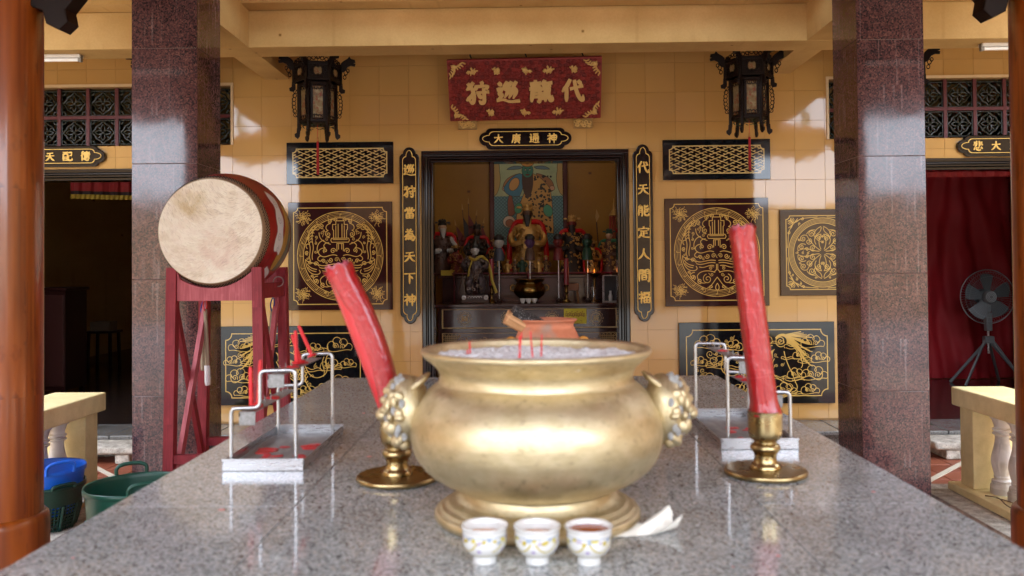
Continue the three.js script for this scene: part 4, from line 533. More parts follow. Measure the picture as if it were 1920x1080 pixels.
{ const o = thing('drum_stand', 'tall red painted wooden trestle stand under the drum', 'stand', [-1.513, 0.207, -4.419]); o.scale.setScalar(0.845); const R = M.standRed[0], P = M.standRed[1], X = 0.247, Z = 0.25;
  const uvb = (g) => cubeUV(g, 2.2, rnd(), rnd());
  for (const sx of [-1, 1]) for (const sz of [-1, 1]) part('leg', uvb(bar([sx * (X + 0.026), -0.245, sz * (Z + 0.012)], [sx * X, 1.348, sz * Z], 0.058, 0.058)), R, o);
  for (const sz of [-1, 1]) { const s = new THREE.Shape(); s.moveTo(-X + 0.03, 1.158); s.lineTo(X - 0.03, 1.158); s.lineTo(X - 0.03, 1.342); s.lineTo(0.235, 1.342); const c = []; for (let i = 0; i <= 14; i++) { const a = -0.75 - (Math.PI - 1.5) * i / 14; c.push([-0.02 + 0.335 * Math.cos(a), 1.562 + 0.335 * Math.sin(a)]); } for (const [a, b] of c) if (Math.abs(a) < X - 0.03) s.lineTo(a, Math.min(1.342, b)); s.lineTo(-X + 0.03, 1.342); s.closePath(); part('saddle_board', uvb(T(ext(s, 0.03, 0.002), 0, 0, sz * Z - 0.015)), P, o); }
  for (const sx of [-1, 1]) { part('side_rail', uvb(bx(sx * X - 0.02, sx * X + 0.02, 1.165, 1.255, -Z + 0.03, Z - 0.03)), R, o); part('cross_brace', uvb(bar([sx * (X + 0.006), 1.15, Z - 0.03], [sx * (X + 0.012), 0.16, -Z + 0.02], 0.026, 0.05)), R, o); part('cross_brace', uvb(bar([sx * (X - 0.024), 1.15, -Z + 0.03], [sx * (X - 0.016), 0.16, Z - 0.02], 0.026, 0.05)), P, o); part('low_rail', uvb(bx(sx * (X + 0.015) - 0.018, sx * (X + 0.015) + 0.018, 0.12, 0.18, -Z + 0.025, Z - 0.025)), R, o); }
  for (const sz of [-1, 1]) part('low_rail', uvb(bx(-X, X, 0.22, 0.27, sz * (Z + 0.008) - 0.018, sz * (Z + 0.008) + 0.018)), R, o); }
// beaters hanging from the stand
const stickWood = std({ map: dataTex(128, (i, j) => { const v = 70 * (vnoise(i / 3, j / 30, 42, 231) - 0.5); return [158 + v, 142 + v, 120 + v]; }), roughness: 0.7 });
function beater(x, y, z, L, tilt, tape, label) { const o = thing('drum_beater', label, 'drumstick', [x, y, z], 'drumsticks hanging from the stand'); o.rotation.z = tilt; o.scale.setScalar(0.845); part('stick', lathe([[0, -L], [0.013, -L], [0.016, -L + 0.01], [0.014, -L * 0.4], [0.0115, -0.02], [0.01, 0], [0, 0]], 12), stickWood, o); part('loop', tube([[0, -0.012, 0.012], [-0.012, 0.03, 0], [0.004, 0.075, 0], [0.012, 0.03, 0], [0, -0.012, -0.012]], 0.004, 20, 5), tape === 'red' ? M.candleRed : std({ color: 0x2a3a86, roughness: 0.8 }), o); if (tape) part('tape_wrap', T(lumpy(lathe([[0, -0.12], [0.0155, -0.12], [0.018, -0.1], [0.0175, 0], [0.016, 0.004], [0, 0.004]], 12), 0.003, 60), 0, -L + 0.115, 0), std({ color: 0xd8d8da, roughness: 0.6 }), o); }
beater(-1.686, 1.128, -4.538, 0.47, 0.03, 'red', 'wooden drumstick with white taped tip beside the granite pillar'); beater(-1.715, 1.103, -4.58, 0.36, 0, '', 'plain wooden drumstick beside the one with taped tip'); beater(-1.339, 1.124, -4.563, 0.3, -0.05, '', 'short drumstick hanging at the right rear leg of the stand');

// ---------- balustrades ----------
function balustrade(sx, label, group) {
  const o = thing('balustrade', label, 'balustrade', [sx * 2.6, 0, 0], 'stone balustrades beside the porch'), W = M.rail;
  part('base_slab', cubeUV(rbx(-0.16, 0.16, 0.03, 0.075, -5.06, -4.14, 0.008), 1.6), W, o); part('kerb', cubeUV(rbx(sx > 0 ? -0.3 : -0.22, sx > 0 ? 0.22 : 0.3, -0.02, 0.0295, -5.18, -4.12, 0.006), 1.6), roughStone, o);
  part('hand_rail', lumpy(cubeUV(rbx(-0.152, 0.152, 0.522, 0.627, -5.02, -4.14, 0.01, 3), 1.6), 0.004, 12), W, o); part('end_post', cubeUV(rbx(-0.112, 0.112, 0.0755, 0.5215, -5.0, -4.86, 0.006), 1.6), W, o);
  const sq = (r, y0, y1) => T(new THREE.CylinderGeometry(r, r, y1 - y0, 8), 0, (y0 + y1) / 2, 0, 0, Math.PI / 8, 0);
  const g = merge([sq(0.062, 0.0755, 0.125), sq(0.056, 0.125, 0.14), sq(0.058, 0.485, 0.521), slathe([[0.03, 0.138], [0.052, 0.142], [0.054, 0.15], [0.042, 0.158], [0.045, 0.17], [0.042, 0.178], [0.047, 0.2], [0.056, 0.245], [0.053, 0.28], [0.041, 0.33], [0.035, 0.37], [0.036, 0.392], [0.047, 0.4], [0.047, 0.408], [0.037, 0.414], [0.047, 0.422], [0.047, 0.43], [0.038, 0.438], [0.045, 0.465], [0.052, 0.487]], 20, 76)]);
  for (const z of [-4.77, -4.6, -4.43, -4.26]) { const m = part('baluster', cubeUV(g.clone(), 2, rnd(), rnd()), M.marble, o); m.position.z = z; } }
balustrade(-1, 'cream stone balustrade with white balusters behind the baskets'); balustrade(1, 'cream stone balustrade with white balusters left of the right orange post');
solo('dry_twig', [tube([[0, 0, 0], [0.02, 0.012, 0.09], [0.0, 0.006, 0.2], [-0.02, 0.01, 0.34]], 0.0035, 20, 5), tube([[0.015, 0.01, 0.08], [0.045, 0.012, 0.2], [0.05, 0.008, 0.3]], 0.0028, 14, 5)], std({ color: 0x7a6248, roughness: 0.9 }), 'dry brown twig lying on the balustrade base slab', 'twig', [2.478, 0.079, -4.72]);

// ---------- plastic baskets ----------
function basket(parent, mat, R, H, slots) {
  const rim = lathe([[R * 0.93, H * 0.62], [R * 0.985, H * 0.95], [R * 1.0, H], [R * 1.035, H + 0.004], [R * 1.045, H - 0.006], [R * 1.04, H - 0.02], [R * 1.0, H - 0.02], [R * 0.955, H * 0.62], [R * 0.93, H * 0.62]], 56); part('rim_band', rim, mat, parent);
  const g = [], r0 = R * 0.74, n = 60; for (let i = 0; i < n; i++) { const a = i / n * 6.283; g.push(cone([r0 * Math.cos(a), 0.012, r0 * Math.sin(a)], [R * 0.945 * Math.cos(a), H * 0.63, R * 0.945 * Math.sin(a)], i % 5 ? 0.0035 : 0.011, i % 5 ? 0.0035 : 0.012, 5)); } for (let k = 0; k < 9; k++) { const t = (k + 0.5) / 9; g.push(T(new THREE.TorusGeometry(r0 + (R * 0.945 - r0) * t, 0.0042, 5, 56), 0, 0.012 + (H * 0.62) * t, 0, Math.PI / 2, 0, 0)); } const s = part('lattice_side', g, mat, parent); s.userData.kind = 'stuff';
  part('bottom', lathe([[0, 0.004], [r0, 0.004], [r0 + 0.004, 0.014], [r0, 0.018], [0, 0.018]], 40), mat, parent);
}
const handle = (R, H, a, w, h) => tube([[-w / 2, 0, 0], [-w / 2, h * 0.7, 0.004], [-w * 0.25, h, 0.008], [w * 0.25, h, 0.008], [w / 2, h * 0.7, 0.004], [w / 2, 0, 0]], 0.009, 26, 8).rotateY(a).translate(R * Math.sin(a), H, R * Math.cos(a));
const mkP = (c) => phys({ color: c, roughness: 0.38, clearcoat: 0.15, clearcoatRoughness: 0.4 });
{ const gD = mkP(new THREE.Color(0x0b3a31)), gB = mkP(new THREE.Color(0x1566dd)), gG = mkP(new THREE.Color(0x0a4a3c));
  const a = thing('plastic_basket', 'dark green slotted plastic basket holding the blue one', 'basket', [-2.475, 0.0, -4.4], 'plastic baskets'); basket(a, gD, 0.195, 0.255); for (const q of [1.0, 4.1]) part('handle', handle(0.2, 0.25, q, 0.11, 0.02), gD, a);
  const b = thing('plastic_basket', 'bright blue plastic basket nested in the dark green one', 'basket', [-2.47, 0.095, -4.4], 'plastic baskets'); basket(b, gB, 0.192, 0.24); for (const q of [0.9, 4.0]) part('handle', handle(0.196, 0.232, q, 0.13, 0.055), gB, b);
  const c = thing('plastic_basket', 'wide green plastic basket beside the stone table corner', 'basket', [-1.772, 0, -3.93], 'plastic baskets'); basket(c, gG, 0.22, 0.362); for (const q of [-2.6, 0.55]) part('handle', handle(0.224, 0.355, q, 0.13, 0.055), gG, c); part('sticker', T(new THREE.BoxGeometry(0.022, 0.03, 0.002), -0.182, 0.33, 0.134, 0, -0.94, 0), M.porcelain, c); }
// ---------- granite altar table in front ----------
const TY = 0.917, XL = -0.74, XR = 0.73, ZF = -3.31, ZN = -0.72;
{ const o = thing('altar_table', 'grey speckled granite altar table in the foreground', 'table');
  const slab = (a, b, c, d) => part('top_slab', cubeUV(rbx(a + 0.0008, b - 0.0008, TY - 0.045, TY, c + 0.0008, d - 0.0008, 0.0016, 1), 1.75, rnd(), rnd()), M.tableTop, o);
  slab(XL, -0.41, ZF, -1.53); slab(XL, -0.41, -1.53, ZN); slab(0.41, XR, ZF, -1.53); slab(0.41, XR, -1.53, ZN); slab(-0.41, 0.41, ZF, -2.1); slab(-0.41, 0.41, -2.1, ZN);
  part('top_bed', bx(XL + 0.01, XR - 0.01, TY - 0.06, TY - 0.0455, ZF + 0.01, ZN - 0.01), std({ color: 0x4a4744, roughness: 0.9 }), o);
  for (const sx of [-1, 1]) for (const z of [ZF + 0.16, -2.0, ZN - 0.16]) part('leg', cubeUV(rbx(sx * 0.58 - 0.09, sx * 0.58 + 0.09, 0.0, TY - 0.061, z - 0.09, z + 0.09, 0.012), 1.75), M.tableSide, o);
  part('apron', cubeUV(bx(-0.66, 0.66, TY - 0.24, TY - 0.062, ZF + 0.05, ZF + 0.09), 1.75), M.tableSide, o); for (const sx of [-1, 1]) part('apron', cubeUV(bx(sx * 0.66 - 0.02, sx * 0.66 + 0.02, TY - 0.24, TY - 0.062, ZF + 0.092, ZN - 0.09), 1.75), M.tableSide, o); }

{ const spots = [], dust = []; seed = 3131; for (let i = 0; i < 22; i++) { const s = rr(0.0015, 0.005); spots.push(ball(rr(-0.7, 0.7), TY + 0.0003, rr(-3.1, -1.05), s * rr(0.8, 1.6), 0.0006, s, 7)); } for (let i = 0; i < 160; i++) { const a = rr(0, 6.28), d = rr(0.18, 0.55); const s = rr(0.001, 0.003); dust.push(ball(0.018 + d * Math.cos(a), TY + 0.0003, -1.465 + d * Math.sin(a), s, 0.0007, s * rr(0.6, 1.4), 5)); } const tbl = scene.getObjectByName('altar_table'); part('wax_spots', spots, M.waxRed, tbl).userData.kind = 'stuff'; part('ash_specks', dust, M.ash, tbl).userData.kind = 'stuff'; }
// ---------- brass incense burner ----------
{ const o = thing('incense_burner', 'large pale brass incense burner full of ash on the table', 'incense burner', [0.018, TY, -1.465]);
  const S = 128;
  const foot = lathe([[0, 0.001], [0.168, 0.001], [0.1725, 0.005], [0.1725, 0.013], [0.169, 0.017], [0.164, 0.018], [0.163, 0.021], [0.159, 0.024], [0.153, 0.0245], [0.152, 0.028], [0.146, 0.031], [0.14, 0.0315], [0.133, 0.036], [0.128, 0.044], [0.127, 0.05]], S); part('foot_ring', foot, M.brass, o);
  part('belly', lumpy(slathe([[0.124, 0.049], [0.132, 0.054], [0.152, 0.063], [0.178, 0.078], [0.197, 0.097], [0.208, 0.12], [0.2115, 0.14], [0.211, 0.158], [0.205, 0.18], [0.194, 0.2], [0.18, 0.216], [0.168, 0.225], [0.165, 0.228]], S, 90), 0.0018, 18), M.brass, o);
  part('rim', slathe([[0.1655, 0.226], [0.163, 0.234], [0.1635, 0.243], [0.168, 0.252], [0.178, 0.262], [0.188, 0.27], [0.1925, 0.2745], [0.194, 0.279], [0.192, 0.283], [0.187, 0.2835], [0.182, 0.281], [0.178, 0.272], [0.172, 0.262], [0.168, 0.255]], S, 90), M.brass, o);
  const ag = new THREE.PlaneGeometry(0.362, 0.362, 90, 90).rotateX(-Math.PI / 2); { const p = ag.attributes.position; for (let i = 0; i < p.count; i++) { const x = p.getX(i), z = p.getZ(i), m = Math.max(Math.abs(x), Math.abs(z)) || 1, l = Math.hypot(x, z) || 1, k = m / l, X = x * k, Z = z * k; p.setXYZ(i, X, 0.2685 + 0.014 * (fbm(X * 26 + 9, Z * 26 + 9, 99, 5) - 0.5) + 0.007 * (fbm(X * 90 + 9, Z * 90 + 9, 99, 15) - 0.5) + 0.004 * (1 - Math.hypot(X, Z) / 0.18), Z); } ag.computeVertexNormals(); } part('ash_bed', ag, M.ash, o);
  // lion-head handles: curled manes with ash in the hollows
  for (const s of [-1, 1]) { const g = []; seed = 4242; g.push(lumpy(ball(s * 0.215, 0.18, 0, 0.036, 0.058, 0.052, 18), 0.012, 40)); g.push(T(ball(0, 0, 0, 0.024, 0.007, 0.014, 10), s * 0.2, 0.224, 0.02, 0, 0, -s * 0.7), T(ball(0, 0, 0, 0.024, 0.007, 0.014, 10), s * 0.2, 0.224, -0.02, 0, 0, -s * 0.7)); for (let i = 0; i < 60; i++) { const a = rr(-1.5, 1.5), b = rr(-1.3, 1.0); g.push(lumpy(ball(s * (0.218 + 0.038 * Math.cos(a) * Math.cos(b)), 0.178 + 0.056 * Math.sin(b), 0.05 * Math.sin(a) * Math.cos(b), rr(0.006, 0.011), rr(0.007, 0.013), rr(0.006, 0.011), 9), 0.004, 60)); } g.push(ball(s * 0.258, 0.172, 0, 0.015, 0.012, 0.02, 10)); part('lion_handle', g, M.brass, o);
    const ash = []; for (let i = 0; i < 30; i++) { const a = rr(-1.5, 1.5), b = rr(-1.2, 1.2); ash.push(lumpy(ball(s * (0.216 + 0.0385 * Math.cos(a) * Math.cos(b)), 0.179 + 0.058 * Math.sin(b), 0.053 * Math.sin(a) * Math.cos(b), 0.005, 0.0075, 0.005, 7), 0.004, 80)); } const m = part('ash_crust', ash, M.ash, o); m.userData.kind = 'stuff'; } }
const stickBase = [[-0.118, -0.02, 0.03, 0.02, 0], [-0.112, -0.015, -0.02, 0.035, 0.05], [-0.03, 0.06, 0.1, 0.055, 0.03], [-0.026, 0.058, -0.02, 0.05, 0.05], [-0.005, 0.04, -0.06, 0.055, -0.04], [0.008, 0.03, 0.03, 0.05, 0.02]];
stickBase.forEach(([x, z, lx, h, lz], i) => solo('incense_stick', [cone([0, 0, 0], [lx * h, h * 0.82, lz * h], 0.0016, 0.0015, 6), cone([lx * h, h * 0.82, lz * h], [lx * h * 1.2, h, lz * h * 1.2], 0.0017, 0.001, 6)], M.candleRed, ['shortest red incense stub at the far left of the ash', 'red incense stub beside the shortest one at left', 'red incense stub leaning right, nearest the front of the ash', 'red incense stub crossing behind the leaning one', 'red incense stub just left of the rightmost one', 'rightmost red incense stub in the ash'][i], 'incense stick', [0.018 + x, TY + 0.258, -1.465 + z], 'incense stubs in the burner'));

// ---------- tea cups ----------
const cupTex = canvasTex(512, 128, (x, w, h) => { x.fillStyle = '#c6c5c2'; x.fillRect(0, 0, w, h); for (let i = 0; i < 26; i++) { const a = i * w / 26; x.fillStyle = ['#a8952c', '#8c96a4', '#b3a342', '#a499a6'][i % 4]; x.beginPath(); x.ellipse(a + 8, 26 + 8 * Math.sin(i * 1.7), 9, 7 + 4 * (i % 3), i, 0, 6.3); x.fill(); } x.fillStyle = '#5a7096'; x.fillRect(0, 10, w, 4); x.fillStyle = '#a8942a'; x.fillRect(0, 96, w, 5); for (let k = 0; k < 5; k++) { const c = k * w / 5; x.strokeStyle = '#a8942a'; x.lineWidth = 6; x.beginPath(); x.moveTo(c - 44, 34); x.quadraticCurveTo(c, 110, c + 44, 34); x.stroke(); x.fillStyle = '#9a8cb0'; x.beginPath(); x.arc(c + 51, 70, 9, 0, 6.3); x.fill(); } });
const cupWall = slathe([[0.018, 0.013], [0.024, 0.018], [0.03, 0.028], [0.0318, 0.04], [0.0316, 0.05]], 40, 24);
const cupWhite = merge([lathe([[0, 0.0], [0.0165, 0.0], [0.017, 0.002], [0.0165, 0.011], [0.0185, 0.0133]], 36), slathe([[0.0316, 0.0498], [0.0322, 0.054], [0.0338, 0.0585], [0.0335, 0.06], [0.0322, 0.0595], [0.0302, 0.054], [0.0295, 0.045], [0.027, 0.03], [0.02, 0.02], [0.001, 0.018]], 40, 50)]);
[[-0.06, 0.0445, 'empty', 'small white porcelain tea cup, left of the three before the burner'], [0.0145, 0.0445, 0, 'small white porcelain tea cup in the middle of the three'], [0.088, 0.0525, 1, 'small white porcelain tea cup fullest with red tea, right of the three']].forEach(([x, lv, full, label], i) => {
  const o = thing('tea_cup', label, 'cup', [x, TY, -1.236 + 0.003 * i], 'tea cups before the burner'); o.rotation.y = i * 1.3 + 0.4; o.scale.y = 0.89; part('painted_wall', cupWall, phys({ map: cupTex, roughness: 0.2, clearcoat: 0.5 }), o); part('foot_and_lip', cupWhite, M.porcelain, o);
  part('tea', T(new THREE.CylinderGeometry(lv > 0.05 ? 0.0302 : 0.0292, lv > 0.05 ? 0.0298 : 0.0286, 0.002, 32), 0, lv - 0.001, 0), phys({ color: lv > 0.05 ? 0x8a3a0a : 0xb07a50, roughness: 0.06 }), o); });
{ // crumpled folded napkin beside the foot
  const g = new THREE.PlaneGeometry(0.115, 0.055, 44, 26).rotateX(-Math.PI / 2), p = g.attributes.position; for (let i = 0; i < p.count; i++) { const x = p.getX(i), z = p.getZ(i), t = (x + 0.06) / 0.12; const f = fbm(x * 60 + 9, z * 90 + 9, 99, 6) - 0.5; p.setXYZ(i, x + 0.02 * f * t, 0.002 + 0.016 * t * t + 0.010 * t * Math.sin(z * 150 + 1 + 40 * x) * (0.5 + t) + 0.012 * f * t, z * (0.5 + 0.7 * t) + 0.012 * f * t); } g.computeVertexNormals();
  const o = solo('paper_napkin', g, std({ color: 0xddd9cf, roughness: 0.9, side: THREE.DoubleSide }), 'crumpled off-white paper napkin beside the burner foot', 'napkin', [0.178, TY, -1.372]); o.rotation.y = 0.36; }

// ---------- candle holders with wrapped red candles ----------
function candleHolder(x, z, label) { const o = thing('candle_holder', label, 'candlestick', [x, TY, z], 'brass candle holders'); 
  part('base_plate', lathe([[0, 0.001], [0.076, 0.001], [0.08, 0.003], [0.081, 0.007], [0.08, 0.011], [0.077, 0.0125], [0.03, 0.0125], [0, 0.0125]], 56), M.brassShiny, o);
  part('stem', slathe([[0.024, 0.0125], [0.03, 0.013], [0.0285, 0.02], [0.024, 0.025], [0.0215, 0.034], [0.0225, 0.042], [0.028, 0.05], [0.0295, 0.055], [0.027, 0.061], [0.0225, 0.064], [0.022, 0.067], [0.025, 0.07]], 40, 60), M.brassShiny, o);
  part('socket', slathe([[0.024, 0.069], [0.029, 0.073], [0.0325, 0.082], [0.0335, 0.095], [0.0335, 0.115], [0.0345, 0.126], [0.035, 0.1275], [0.033, 0.1275], [0.031, 0.12], [0.03, 0.1], [0, 0.1]], 40, 60), M.brassShiny, o); return o; }
candleHolder(-0.255, -1.71, 'brass candle holder half hidden behind the burner handle'); candleHolder(0.479, -1.742, 'brass candle holder standing in front of the right metal tray');
const wrapTex = canvasTex(256, 512, (x, w, h) => { x.fillStyle = '#920a14'; x.fillRect(0, 0, w, h); for (let i = 0; i < 30; i++) { x.fillStyle = ['rgba(150,8,20,.55)', 'rgba(196,40,36,.35)', 'rgba(176,24,30,.5)'][i % 3]; x.fillRect(hash(i, 1, 250) * w, 0, 6 + 14 * hash(i, 2, 250), h); } for (let i = 0; i < 90; i++) { x.strokeStyle = ['rgba(226,120,120,.3)', 'rgba(120,0,14,.3)', 'rgba(230,160,160,.22)'][i % 3]; x.lineWidth = 1 + 3 * hash(i, 3, 251); const a = hash(i, 1, 251) * w, b = hash(i, 2, 251) * h; x.beginPath(); x.moveTo(a, b); x.quadraticCurveTo(a + 30, b + 10 * (hash(i, 5, 251) - 0.5), a + 20 + 60 * hash(i, 4, 251), b + 30 * (hash(i, 6, 251) - 0.5)); x.stroke(); } });
const wrap = phys({ map: wrapTex, roughness: 0.3, clearcoat: 0.45, clearcoatRoughness: 0.18, bumpMap: bumpN, bumpScale: 0.003 });
function wrappedCandle(a, b, r0, r1, bow, label) { // flat-sided stick in a film wrap, loose at both ends
  const A = V3(a), B = V3(b), N = 46, K = 30, pos = [], uv = [], idx = [], ax = B.clone().sub(A), L = ax.length(), q = new THREE.Quaternion().setFromUnitVectors(new THREE.Vector3(0, 1, 0), ax.clone().normalize());
  for (let j = 0; j <= N; j++) for (let i = 0; i <= K; i++) { const t = j / N, ang = i / K * 6.2832 + 0.35, c = Math.cos(ang), s = Math.sin(ang), sq = 0.9 / Math.pow(Math.pow(Math.abs(c), 3.4) + Math.pow(Math.abs(s), 3.4), 1 / 3.4), flare = t < 0.07 ? 1 + (0.07 - t) * 2.6 : t > 0.94 ? 1 + (t - 0.94) * 1.6 : 1; const r = (r0 + (r1 - r0) * t) * sq * flare * (1 + 0.05 * (fbm(c * 2 + 5, t * 14, 99, 8) - 0.5) + (t > 0.94 ? 0.14 * (hash(i % K, j, 9) - 0.5) : 0)); const v = new THREE.Vector3(r * c, t * L + (t > 0.97 ? 0.012 * (hash(i % K, 3, 12) - 0.3) : 0), r * s).applyQuaternion(q).add(new THREE.Vector3(bow * Math.sin(Math.PI * t), 0, 0)); pos.push(v.x, v.y, v.z); uv.push(i / K, t); }
  for (let j = 0; j < N; j++) for (let i = 0; i < K; i++) { const p = j * (K + 1) + i; idx.push(p, p + K + 1, p + 1, p + 1, p + K + 1, p + K + 2); }
  const g = new THREE.BufferGeometry(); g.setAttribute('position', new THREE.Float32BufferAttribute(pos, 3)); g.setAttribute('uv', new THREE.Float32BufferAttribute(uv, 2)); g.setIndex(idx); g.computeVertexNormals();
  const o = thing('wrapped_candle', label, 'candle', a, 'red wrapped candles'); part('wrapper', g, wrap, o); const dirT = ax.clone().normalize(); part('candle_core', cone(dirT.clone().multiplyScalar(-0.02).toArray(), dirT.clone().multiplyScalar(L * 0.975).toArray(), r0 * 0.8, r1 * 0.86, 20), M.waxRed, o);
  const fp = [], fi = [], FK = 40; for (let j = 0; j <= 6; j++) for (let i = 0; i <= FK; i++) { const t = j / 6, ang = i / FK * 6.2832, e = hash(i % FK, 5, 77) * 0.016 * t, r = r1 * (0.93 + 0.1 * (hash(i % FK, j, 78) - 0.5) * t - 0.12 * t); const v = new THREE.Vector3(r * Math.cos(ang), L * 0.968 + 0.014 * t + e * 0.6, r * Math.sin(ang)).applyQuaternion(q); fp.push(v.x, v.y, v.z); } for (let j = 0; j < 6; j++) for (let i = 0; i < FK; i++) { const p = j * (FK + 1) + i; fi.push(p, p + FK + 1, p + 1, p + 1, p + FK + 1, p + FK + 2); } const fg = new THREE.BufferGeometry(); fg.setAttribute('position', new THREE.Float32BufferAttribute(fp, 3)); fg.setIndex(fi); fg.computeVertexNormals(); part('film_end', fg, phys({ color: 0xc0606e, roughness: 0.35, transmission: 0.4, thickness: 0, side: THREE.DoubleSide }), o, 'frayed pale film at the top'); }
wrappedCandle([0.4795, TY + 0.122, -1.742], [0.4385, TY + 0.492, -1.742], 0.029, 0.0262, 0.0, 'thick red wrapped candle leaning slightly in the right holder'); wrappedCandle([-0.26, TY + 0.115, -1.71], [-0.37, TY + 0.42, -1.71], 0.0245, 0.0285, 0.0165, 'thick red wrapped candle leaning far left behind the burner');

// ---------- clay stove pot with a charred log ----------
{ const o = thing('clay_pot', 'round terracotta fire pot on the table behind the burner', 'pot', [0.07, TY, -2.75]); const clay = std({ map: dataTex(128, (i, j) => { const v = 50 * (fbm(i / 12, j / 12, 10, 261) - 0.5), s = Math.max(0, fbm(i / 16, j / 32, 8, 262) - 0.55) * 3; return mixc([196 + v, 122 + v, 90 + v], [150, 138, 130], Math.min(0.85, s)); }), roughness: 0.85, bumpMap: bumpN, bumpScale: 0.002 });
  part('body', lumpy(slathe([[0.001, 0.002], [0.07, 0.002], [0.078, 0.01], [0.08, 0.05], [0.1, 0.1], [0.108, 0.15], [0.104, 0.185], [0.092, 0.215], [0.084, 0.232], [0.088, 0.243], [0.096, 0.25], [0.093, 0.254], [0.084, 0.25], [0.078, 0.235], [0.084, 0.2], [0.001, 0.17]], 56, 110), 0.003, 20), clay, o);
  for (const s of [-1, 1]) part('lug_handle', T(new THREE.TorusGeometry(0.016, 0.006, 8, 18), s * 0.114, 0.178, 0.02, 0, 0, 0), std({ color: 0xc98a2e, roughness: 0.5 }), o); }
{ const o = thing('charred_log', 'split firewood log, charred on top, sticking out of the clay pot', 'log', [0.098, TY + 0.19, -2.75]); o.rotation.set(0.05, 0.1, 1.06);
  const wood = std({ map: dataTex(128, (i, j) => { const v = 60 * (vnoise(i / 3, j / 50, 42, 271) - 0.5); return [196 + v, 150 + v, 106 + v]; }), roughness: 0.85, bumpMap: bumpN, bumpScale: 0.003 }), char = std({ map: dataTex(128, (i, j) => { const v = 60 * (fbm(i / 8, j / 8, 16, 272) - 0.5), a = hash(i >> 1, j >> 1, 273) > 0.9 ? 90 : 0; return [44 + v + a, 42 + v + a, 42 + v + a]; }), roughness: 1, bumpMap: bumpN, bumpScale: 0.006 });
  part('split_wood', lumpy(cubeUV(ext(disc([[-0.036, -0.018], [-0.01, -0.034], [0.03, -0.028], [0.038, 0.004], [-0.038, 0.006]]), 0.17, 0.003).rotateX(-Math.PI / 2).rotateY(-Math.PI / 2), 6), 0.004, 40), wood, o); part('charred_bark', lumpy(cubeUV(ext(disc([[-0.038, 0.0065], [0.038, 0.0045], [0.034, 0.02], [0.008, 0.032], [-0.022, 0.026]]), 0.162, 0.003).rotateX(-Math.PI / 2).rotateY(-Math.PI / 2), 6), 0.006, 50), char, o); }

// ---------- candle trays ----------
function candleTray(x0, x1, z0, z1, sx, label) { // low steel tray, stepped wire frames, two candle rails; sx = +1: low step on the right
  const o = thing('candle_tray', label, 'candle tray', [(x0 + x1) / 2, TY, (z0 + z1) / 2], 'steel candle trays'), w = (x1 - x0) / 2, d = (z0 - z1) / 2, h = 0.023;
  part('tray_floor', bx(-w + 0.002, w - 0.002, 0.001, 0.004, -d + 0.002, d - 0.002), M.steelDull, o); part('tray_rim', [rbx(-w, w, 0.0005, h, d - 0.002, d, 0.0008, 1), rbx(-w, w, 0.0005, h, -d, -d + 0.002, 0.0008, 1), rbx(-w, -w + 0.002, 0.0005, h, -d, d, 0.0008, 1), rbx(w - 0.002, w, 0.0005, h, -d, d, 0.0008, 1), rbx(-w - 0.001, w + 0.001, h - 0.001, h + 0.003, d - 0.005, d + 0.002, 0.001, 1), rbx(-w - 0.001, w + 0.001, h - 0.001, h + 0.003, -d - 0.002, -d + 0.005, 0.001, 1)], M.steel, o);
  for (const z of [d - 0.016, -d + 0.03]) part('wire_frame', poly([[sx * (w - 0.014), 0.004, z], [sx * (w - 0.014), 0.128, z], [sx * (w - 0.075), 0.13, z], [sx * (w - 0.075), 0.206, z], [-sx * (w - 0.02), 0.208, z], [-sx * (w - 0.02), 0.004, z]], 0.0042, 8, 0.012), M.steel, o);
  const railAt = (x, y) => { const r = part('candle_rail', [rbx(x - 0.017, x + 0.017, y, y + 0.002, -d + 0.034, d - 0.02, 0.0005, 1), bx(x + sx * 0.015, x + sx * 0.017, y - 0.008, y, -d + 0.034, d - 0.02), bx(x - 0.017, x + 0.017, y - 0.026, y - 0.0002, d - 0.024, d - 0.021)], M.steelDull, o); const sp = []; for (let i = 0; i < 7; i++) sp.push(cone([x, y + 0.002, -d + 0.06 + i * (2 * d - 0.11) / 6], [x, y + 0.018, -d + 0.06 + i * (2 * d - 0.11) / 6], 0.0016, 0.0006, 5)); part('spikes', sp, M.steelDull, r).userData.kind = 'stuff'; return r; };
  railAt(sx * (w - 0.046), 0.118); railAt(-sx * 0.022, 0.196);
  const wax = []; seed = x0 < 0 ? 61 : 67; for (let i = 0; i < (x0 < 0 ? 18 : 5); i++) { const s = rr(0.006, 0.018); wax.push(lumpy(ball(rr(-w * 0.7, w * 0.75), 0.004, rr(-d * 0.4, d * 0.85), s * rr(0.8, 1.8), 0.0028, s, 9), 0.006, 60)); } part('wax_drips', wax, M.waxRed, o).userData.kind = 'stuff';
  const stubs = []; const lump = []; for (let i = 0; i < (x0 < 0 ? 9 : 4); i++) { const low = i % 2, x = low ? sx * (w - 0.046) : -sx * 0.022, y = low ? 0.12 : 0.198, z = rr(-d + 0.06, d - 0.05); lump.push(lumpy(ball(x, y, z, 0.016, 0.005, 0.014, 8), 0.006, 70)); } part('wax_lumps', lump, M.waxRed, o).userData.kind = 'stuff'; return o; }
candleTray(-0.632, -0.462, -1.792, -2.185, -1, 'steel candle tray with red wax drips, left of the burner'); candleTray(0.443, 0.619, -1.975, -2.39, 1, 'steel candle tray with wire frame behind the right candle');
